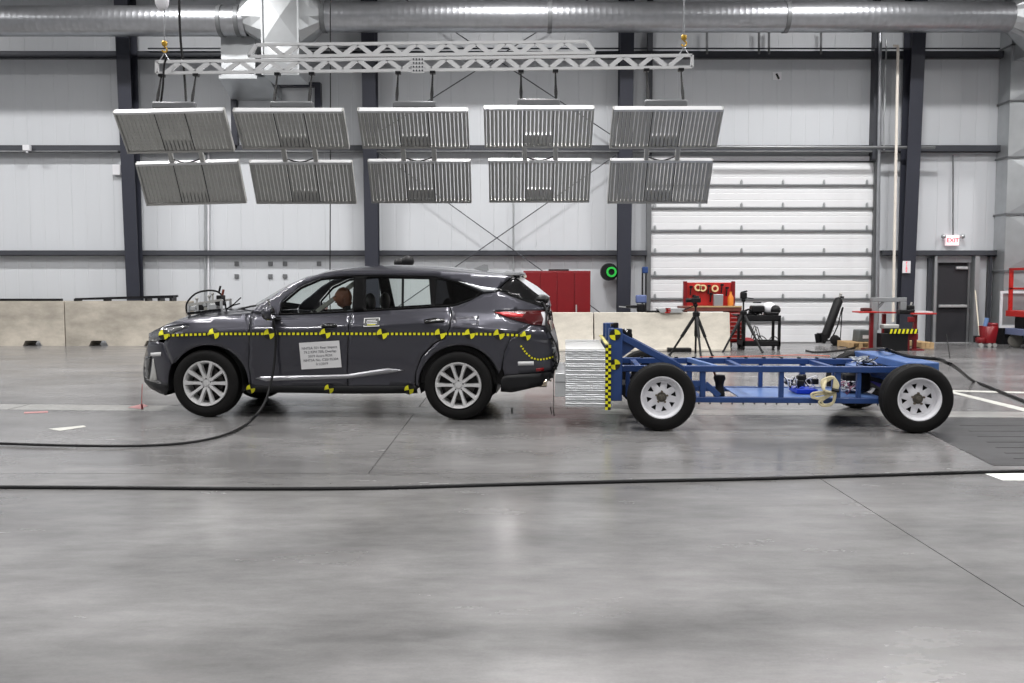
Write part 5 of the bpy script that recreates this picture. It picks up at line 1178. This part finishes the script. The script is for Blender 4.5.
# gas cylinder on hand truck
Yg = gy(345.2); a = P(825, 337.5, Yg); b_ = P(838.5, 300.5, Yg)
t = thing('gas_cylinder', (a.x, Yg, .1), 'black gas cylinder leaning back on a hand truck before the roll-up door', 'gas cylinder')
ax_ = (b_-a).normalized(); MB().tube([a, a+ax_*.02, b_, b_+ax_*.05, b_+ax_*.08], [.09, .108, .108, .075, .03], 20).build('cylinder_body', M_blk, t)
MB().tube([b_+ax_*.06, b_+ax_*.16], .03, 10).ell(b_+ax_*.17, (.045, .045, .03), 10, 8).build('valve', M_lampgrey, t); MB().cyl(b_+ax_*.1, b_+ax_*.1+Vector((.08, -.05, -.02)), .03, 10).build('regulator', M_blkm, t)
t = thing('hand_truck', (P(832, 345, Yg).x, Yg+.1, 0), 'black two-wheel hand truck under the leaning gas cylinder', 'hand truck')
for s in (-.18, .18):
    MB().tube(catmull([P(830.5, 341, Yg+s), P(837.5, 326, Yg+s), P(841.3, 311, Yg+s), P(843, 307.5, Yg+s), P(842, 312, Yg+s)]), .017, 8).build('side_tube', M_blkm, t)
    MB().cyl(P(842, 312, Yg+s), P(840, 344, Yg+s), .013, 8).build('rear_leg', M_blkm, t)
    q = P(835.5, 340, Yg+s); MB().lathe([(0, -.03), (.1, -.03), (.12, -.02), (.12, .02), (.1, .03), (0, .03)], (q.x, q.y-.04 if s < 0 else q.y+.04, .12), 'y', 20).build('truck_wheel', M_rub, t)
    MB().lathe([(0, -.02), (.045, -.02), (.045, .02), (0, .02)], (P(840.5, 344, Yg+s).x, Yg+s, .045), 'y', 12).build('caster', M_blk, t)
for u in ((833, 331), (838, 318)): MB().cyl(P(*u, Yg-.18), P(*u, Yg+.18), .013, 8).build('cross_tube', M_blkm, t)
MB().bar(P(820.5, 333, Yg), P(822, 342, Yg), .3, .03, (0, 1, 0)).build('toe_guard', M_blkm, t)
MB().prism([(P(818.7, 333, Yg).x, P(820, 333, Yg).z), (P(826, 336, Yg).x, P(820, 336, Yg).z), (P(823, 343, Yg).x, .05), (P(821, 343, Yg).x, .05)], 'y', Yg-.16, Yg+.16).build('toe_box', M_blkm, t)
MB().box(P(822, 340, Yg).x, P(838, 340, Yg).x, Yg-.18, Yg+.18, .1, .13).build('toe_plate', M_blkm, t)
# grey portal frame, red tables, black speaker-like box, pallets
Yp = gy(351); 
t = thing('portal_frame', (P(890, 330, Yp).x, Yp, 0), 'grey square-tube portal frame behind the rear of the blue cart', 'frame')
x0, x1 = P(872.5, 320, Yp+.3).x, P(906, 320, Yp+.3).x; zt_ = P(890, 297.5, Yp+.3).z
M_pf = mat('grey_frame_paint', (128, 130, 132), .5)
MB().box(x0-.02, x0+.12, Yp+.3, Yp+.44, 0, zt_-.1).build('post', M_pf, t, bevel=.01); MB().box(x1-.13, x1+.01, Yp+.3, Yp+.44, .9, zt_-.1).build('post', M_pf, t, bevel=.01)
MB().box(x0-.02, x1+.01, Yp+.3, Yp+.44, zt_-.1, zt_).build('top_bar', M_pf, t, bevel=.01); MB().bar((x0+.1, Yp+.36, zt_-.28), (x0+.26, Yp+.36, zt_-.1), .05, .05).build('corner_brace', M_pf, t)
t = thing('black_equipment_box', (P(895, 350, Yp).x, Yp+.2, 0), 'black equipment box with a yellow and black striped top edge', 'equipment box')
x0, x1 = P(881.5, 345, Yp).x, P(908, 345, Yp).x; zt_ = P(895, 333.5, Yp).z
MB().box(x0, x1, Yp, Yp+.28, 0, zt_).build('box_body', M_blk, t, bevel=.01)
zq = P(900, 329, Yp).z; xa, xb = P(889, 333, Yp).x, P(917.5, 333, Yp).x
hz = MB().box(xa, xb, Yp-.03, Yp+.28, zt_, zq).build('hazard_shelf', M_mblk, t, smooth=False)
n_ = 7
for k in range(n_):
    xx = xa+(xb-xa)*k/n_; d_ = (xb-xa)/n_; MB().prism([(xx, zt_), (xx+d_*.5, zt_), (xx+d_*.8, zq), (xx+d_*.3, zq)], 'y', Yp-.034, Yp-.03).build('yellow_stripe', M_yel, hz, smooth=False)
MB().cbox((P(893, 330, Yp).x, Yp+.2, zq+.05), (.35, .25, .1)).build('clamp_vise', M_lampgrey, t, bevel=.02)
def red_table(pxa, pxb, py, label, legs, dy=.1):
    Y = Yp+dy; x0, x1 = P(pxa, py, Y).x, P(pxb, py, Y).x; z = P(pxa, py, Y).z
    t = thing('red_stand', ((x0+x1)/2, Y+.2, 0), label, 'stand')
    MB().box(x0, x1, Y, Y+.45, z-.035, z).build('table_top', M_red2, t, bevel=.008)
    for px in legs:
        xx = P(px, py, Y).x; MB().box(xx-.04, xx+.04, Y+.18, Y+.26, 0, z-.05).build('leg', M_red, t, bevel=.006); MB().box(xx-.14, xx+.14, Y+.02, Y+.42, 0, .03).build('foot_plate', M_red, t)
    return t, z, Y
t, z, Y = red_table(859.5, 878, 311.5, 'red steel stand left of the grey portal frame', (875.5,))
tag(MB().cbox((P(869.5, 310, Y).x, Y+.2, z+.04), (.2, .2, .08)).build('small_motor', mat('dark_red_motor', (70, 26, 26), .5), bevel=.02), 'small dark motor on the left red stand', 'motor')
t, z2, Y = red_table(912, 937, 313, 'red steel stand between the black equipment box and the exit door', (919.5,))
x0, x1 = P(908, 345, Yp).x, P(920, 345, Yp).x; MB().box(x0, x1, Yp+.1, Yp+.3, P(915, 340, Yp).z, P(915, 334, Yp).z).build('lower_shelf', M_red, t, bevel=.006); MB().box(x0, x0+.08, Yp+.1, Yp+.3, 0, P(915, 340, Yp).z).build('shelf_leg', M_red, t)
t, z3, Y3 = red_table(884, 897, 312, 'small red stand seen inside the grey portal frame', (888,), .55)
t = thing('bench_tool', (P(914, 311, Y).x, Y+.2, z2), 'black and grey bench machine on the right red stand', 'machine')
MB().cbox((P(909.5, 311, Y).x, Y+.2, z2+.02), (.34, .24, .1)).build('machine_body', M_blk, t, bevel=.02); MB().cbox((P(914.5, 311, Y).x, Y+.2, z2+.1), (.14, .12, .14)).build('machine_head', M_blkm, t, bevel=.02); MB().cyl((P(914.5, 311, Y).x, Y+.2, z2+.15), (P(914.5, 311, Y).x+.02, Y+.2, z2+.24), .02).build('lever', M_lampgrey, t); MB().cbox((P(913, 317, Y).x, Y+.1, z2-.15), (.14, .1, .12)).build('drill_head', M_red, t, bevel=.02)
tag(MB().cbox((P(925, 311, Y).x, Y+.2, z2+.02), (.4, .3, .03)).build('paper_stack', M_paper), 'flat white sheets lying on the right red stand', 'paper')
def pallet(pxa, pxb, pyb, label):
    Y = gy(pyb); x0, x1 = P(pxa, pyb, Y).x, P(pxb, pyb, Y).x; t = thing('wooden_pallet', ((x0+x1)/2, Y+.4, 0), label, 'pallet')
    for k in range(5): MB().box(x0, x1, Y+k*.18, Y+k*.18+.11, .12, .14).build('deck_board', M_wood, t, smooth=False)
    for k in range(3): xx = x0+(x1-x0-.09)*k/2; MB().box(xx, xx+.09, Y, Y+.83, .02, .12).build('stringer', M_wood, t, smooth=False)
    for k in range(2): MB().box(x0, x1, Y+k*.72, Y+k*.72+.11, 0, .02).build('base_board', M_wood, t, smooth=False)
    return Y
Ya = pallet(850, 872, 348.5, 'wooden pallet under a grey machine left of the portal frame')
Yb2 = pallet(921.5, 934, 348.5, 'pale wooden pallet left of the exit door')
t = thing('grey_machine', (P(863, 335, Ya+.3).x, Ya+.4, .14), 'dark grey machine with a white label on the left pallet', 'machine')
x0, x1 = P(858.5, 335, Ya+.2).x, P(873, 335, Ya+.2).x; MB().prism([(x0, .14), (x1, .14), (x1-.04, .42), (x0+.02, .42)], 'y', Ya+.2, Ya+.6).build('machine_body', mat('machine_grey', (92, 96, 96), .5), t, bevel=.02); MB().box(x0+.1, x0+.24, Ya+.19, Ya+.2, .22, .3).build('machine_label', M_paper, t)
# mop bucket and mops
Ym = gy(347)
t = thing('mop_bucket', (P(986, 345, Ym).x, Ym, 0), 'red mop bucket on casters beside the large vertical duct', 'bucket')
x0, x1 = P(982.5, 335, Ym).x, P(994, 335, Ym).x
MB().add([(x0+.03, Ym-.15, .1), (x1-.04, Ym-.15, .1), (x1-.04, Ym+.15, .1), (x0+.03, Ym+.15, .1), (x0, Ym-.2, .5), (x1, Ym-.2, .5), (x1, Ym+.2, .5), (x0, Ym+.2, .5)], [(0, 3, 2, 1), (0, 1, 5, 4), (1, 2, 6, 5), (2, 3, 7, 6), (3, 0, 4, 7)]).build('bucket_body', M_red, t, solid=.015)
MB().box(x0+.12, x1+.02, Ym-.16, Ym+.16, .38, .58).build('wringer', M_red, t, bevel=.03); MB().box(x0-.13, x0+.08, Ym-.12, Ym+.12, .08, .24).build('bucket_spout', M_red, t, bevel=.05)
for xx in (x0-.1, x0+.1, x1-.05):
    MB().lathe([(0, -.02), (.05, -.02), (.05, .02), (0, .02)], (xx, Ym-.13, .05), 'y', 14).build('caster', M_lampgrey, t)
t = thing('mop', (P(984, 320, Ym).x, Ym+.1, .3), 'mop with a blue grey handle standing in the red bucket', 'mop')
MB().cyl(P(984.5, 333, Ym+.1), P(988, 258, Ym+.5), .014, 8).build('mop_handle', M_blkm, t); MB().cyl(P(984, 332, Ym+.05), P(987, 318, Ym+.05), .05, 10).build('mop_head', mat('blue_mop', (100, 130, 175), .9), t)
t = thing('broom', (P(978, 320, Ym).x, Ym+.3, 0), 'pale broom leaning against the wall by the exit door', 'broom')
MB().cyl(P(979.5, 336, Ym+.2), P(975, 288, YW-.1), .016, 8).build('broom_handle', mat('pale_handle', (205, 198, 180), .6), t); MB().cbox(P(980, 339, Ym+.2), (.3, .08, .16)).build('broom_head', M_blkm, t, bevel=.01)
t = thing('white_framed_board', (P(1012, 327, 22.2).x+.3, 22.3, .4), 'white framed board leaning on the vertical duct behind the red lift', 'board')
x0, x1 = P(1000.5, 327, 22.2).x, P(1060, 327, 22.2).x; z1, z0 = P(1001, 291, 22.2).z, P(1001, 328, 22.2).z
MB().box(x0, x1, 22.28, 22.3, z0, z1).build('board_panel', M_galvp, t, smooth=False)
for a_ in ((x0, x1, z1-.06, z1), (x0, x1, z0, z0+.06), (x0, x0+.06, z0+.06, z1-.06), (x1-.06, x1, z0+.06, z1-.06)): MB().box(a_[0], a_[1], 22.24, 22.28, a_[2], a_[3]).build('board_frame', M_white, t, smooth=False)
# scissor lift
Yl = gy(349.5); lx0 = P(1008, 300, Yl+.8).x; lx1 = lx0+1.8
t = thing('scissor_lift', ((lx0+lx1)/2, Yl+.4, 0), 'red scissor lift platform on a blue grey base at the right edge', 'lift')
z1, z0 = P(1010, 267.5, Yl).z, P(1010, 316.5, Yl).z
for yy in (Yl, Yl+.75):
    for zz_ in (z1-.05, (z1+z0)/2+.05): MB().box(lx0, lx1, yy, yy+.05, zz_, zz_+.05).build('guard_rail', M_red2, t, bevel=.006)
    for xx in (lx0, lx0+.9, lx1-.06): MB().box(xx, xx+.09, yy, yy+.05, z0, z1).build('guard_post', M_red2, t, bevel=.006)
MB().box(lx0, lx0+.05, Yl, Yl+.8, z1-.05, z1).build('guard_rail', M_red2, t)
MB().box(lx0-.04, lx1, Yl-.02, Yl+.82, z0-.02, z0+.12).build('platform_floor', M_red2, t, bevel=.01); MB().box(lx0, lx1, Yl-.025, Yl+.0, z0+.12, z0+.3).build('toe_board', mat('purple_red_paint', (150, 40, 80), .5), t)
MB().box(lx0+.4, lx0+.75, Yl-.02, Yl-.0, (z0+z1)/2+.15, (z0+z1)/2+.55).build('notice_board', M_paper, t); MB().box(lx0+.4, lx0+.75, Yl-.02, Yl-.0, (z0+z1)/2-.4, (z0+z1)/2+.0).build('notice_board', M_paper, t)
zb1, zb0 = P(1010, 329.5, Yl).z, P(1010, 336, Yl).z
MB().box(lx0+.12, lx1, Yl+.1, Yl+.7, zb1, z0-.02).build('scissor_stack', M_blkm, t, bevel=.01)
for k in range(5): MB().box(lx0+.1+k*.16, lx0+.18+k*.16, Yl+.06, Yl+.1, zb1+.02, zb1+.12).build('hazard_block', (M_yel, M_mblk)[k % 2], t, smooth=False)
MB().box(lx0-.05, lx1, Yl, Yl+.8, zb0, zb1).build('base_deck', mat('blue_grey_base', (98, 108, 138), .5), t, bevel=.01); MB().box(lx0+.35, lx1, Yl+.05, Yl+.75, .1, zb0).build('chassis', mat('base_grey', (120, 126, 132), .5), t, bevel=.02)
for yy in (Yl+.0, Yl+.7): MB().lathe([(0, -.05), (.11, -.05), (.16, -.04), (.16, .04), (.11, .05), (0, .05)], (lx0+.18, yy+.05, .16), 'y', 24).build('lift_wheel', mat('grey_rubber', (150, 148, 140), .7), t)
# floor hoses, mat and ramp behind the cart
tag(MB().tube(catmull([G(700, 357, .02), G(760, 356, .02), G(800, 355, .02), G(830, 356, .02)]), .01, 6).build('air_hose', mat('orange_red_hose', (190, 90, 66), .6)), 'orange red hose on the floor behind the cart rails', 'hose')
tag(MB().tube(catmull([G(806, 350.5, .02), G(814, 352, .02), G(830, 351.5, .02), G(846, 349.5, .02), G(862, 346, .02), G(878, 344, .02)]), .02, 6).build('floor_lead', M_blk), 'black lead on the floor below the hand truck', 'cable')
# things of one kind share a group
groups = {'steel_column': 'steel columns along the back wall', 'concrete_barrier': 'concrete blocks left of the car', 'jersey_barrier': 'jersey barriers behind car and cart',
 'ventilation_duct': 'round ducts under the roof', 'conduit_pipe': 'conduits on the back wall', 'duct_support': 'supports under the long duct', 'wall_plate': 'square plates on the wall',
 'crane_hook': 'crane hooks on the truss', 'camera_tripod': 'tripods behind the cart', 'red_stand': 'red steel stands', 'wooden_pallet': 'wooden pallets by the stands',
 'hand_tool': 'tools on the red pegboard', 'tape_ring': 'tape rings on the red pegboard', 'power_cable': 'black cables at the left of the truss', 'plumb_line': 'plumb lines at the car ends', 'flat_case': 'flat black cases'}
for o in bpy.data.objects:
    if o.parent is None and 'category' in o and 'group' not in o:
        k = o.name.split('.')[0]
        if k in groups: o['group'] = groups[k]
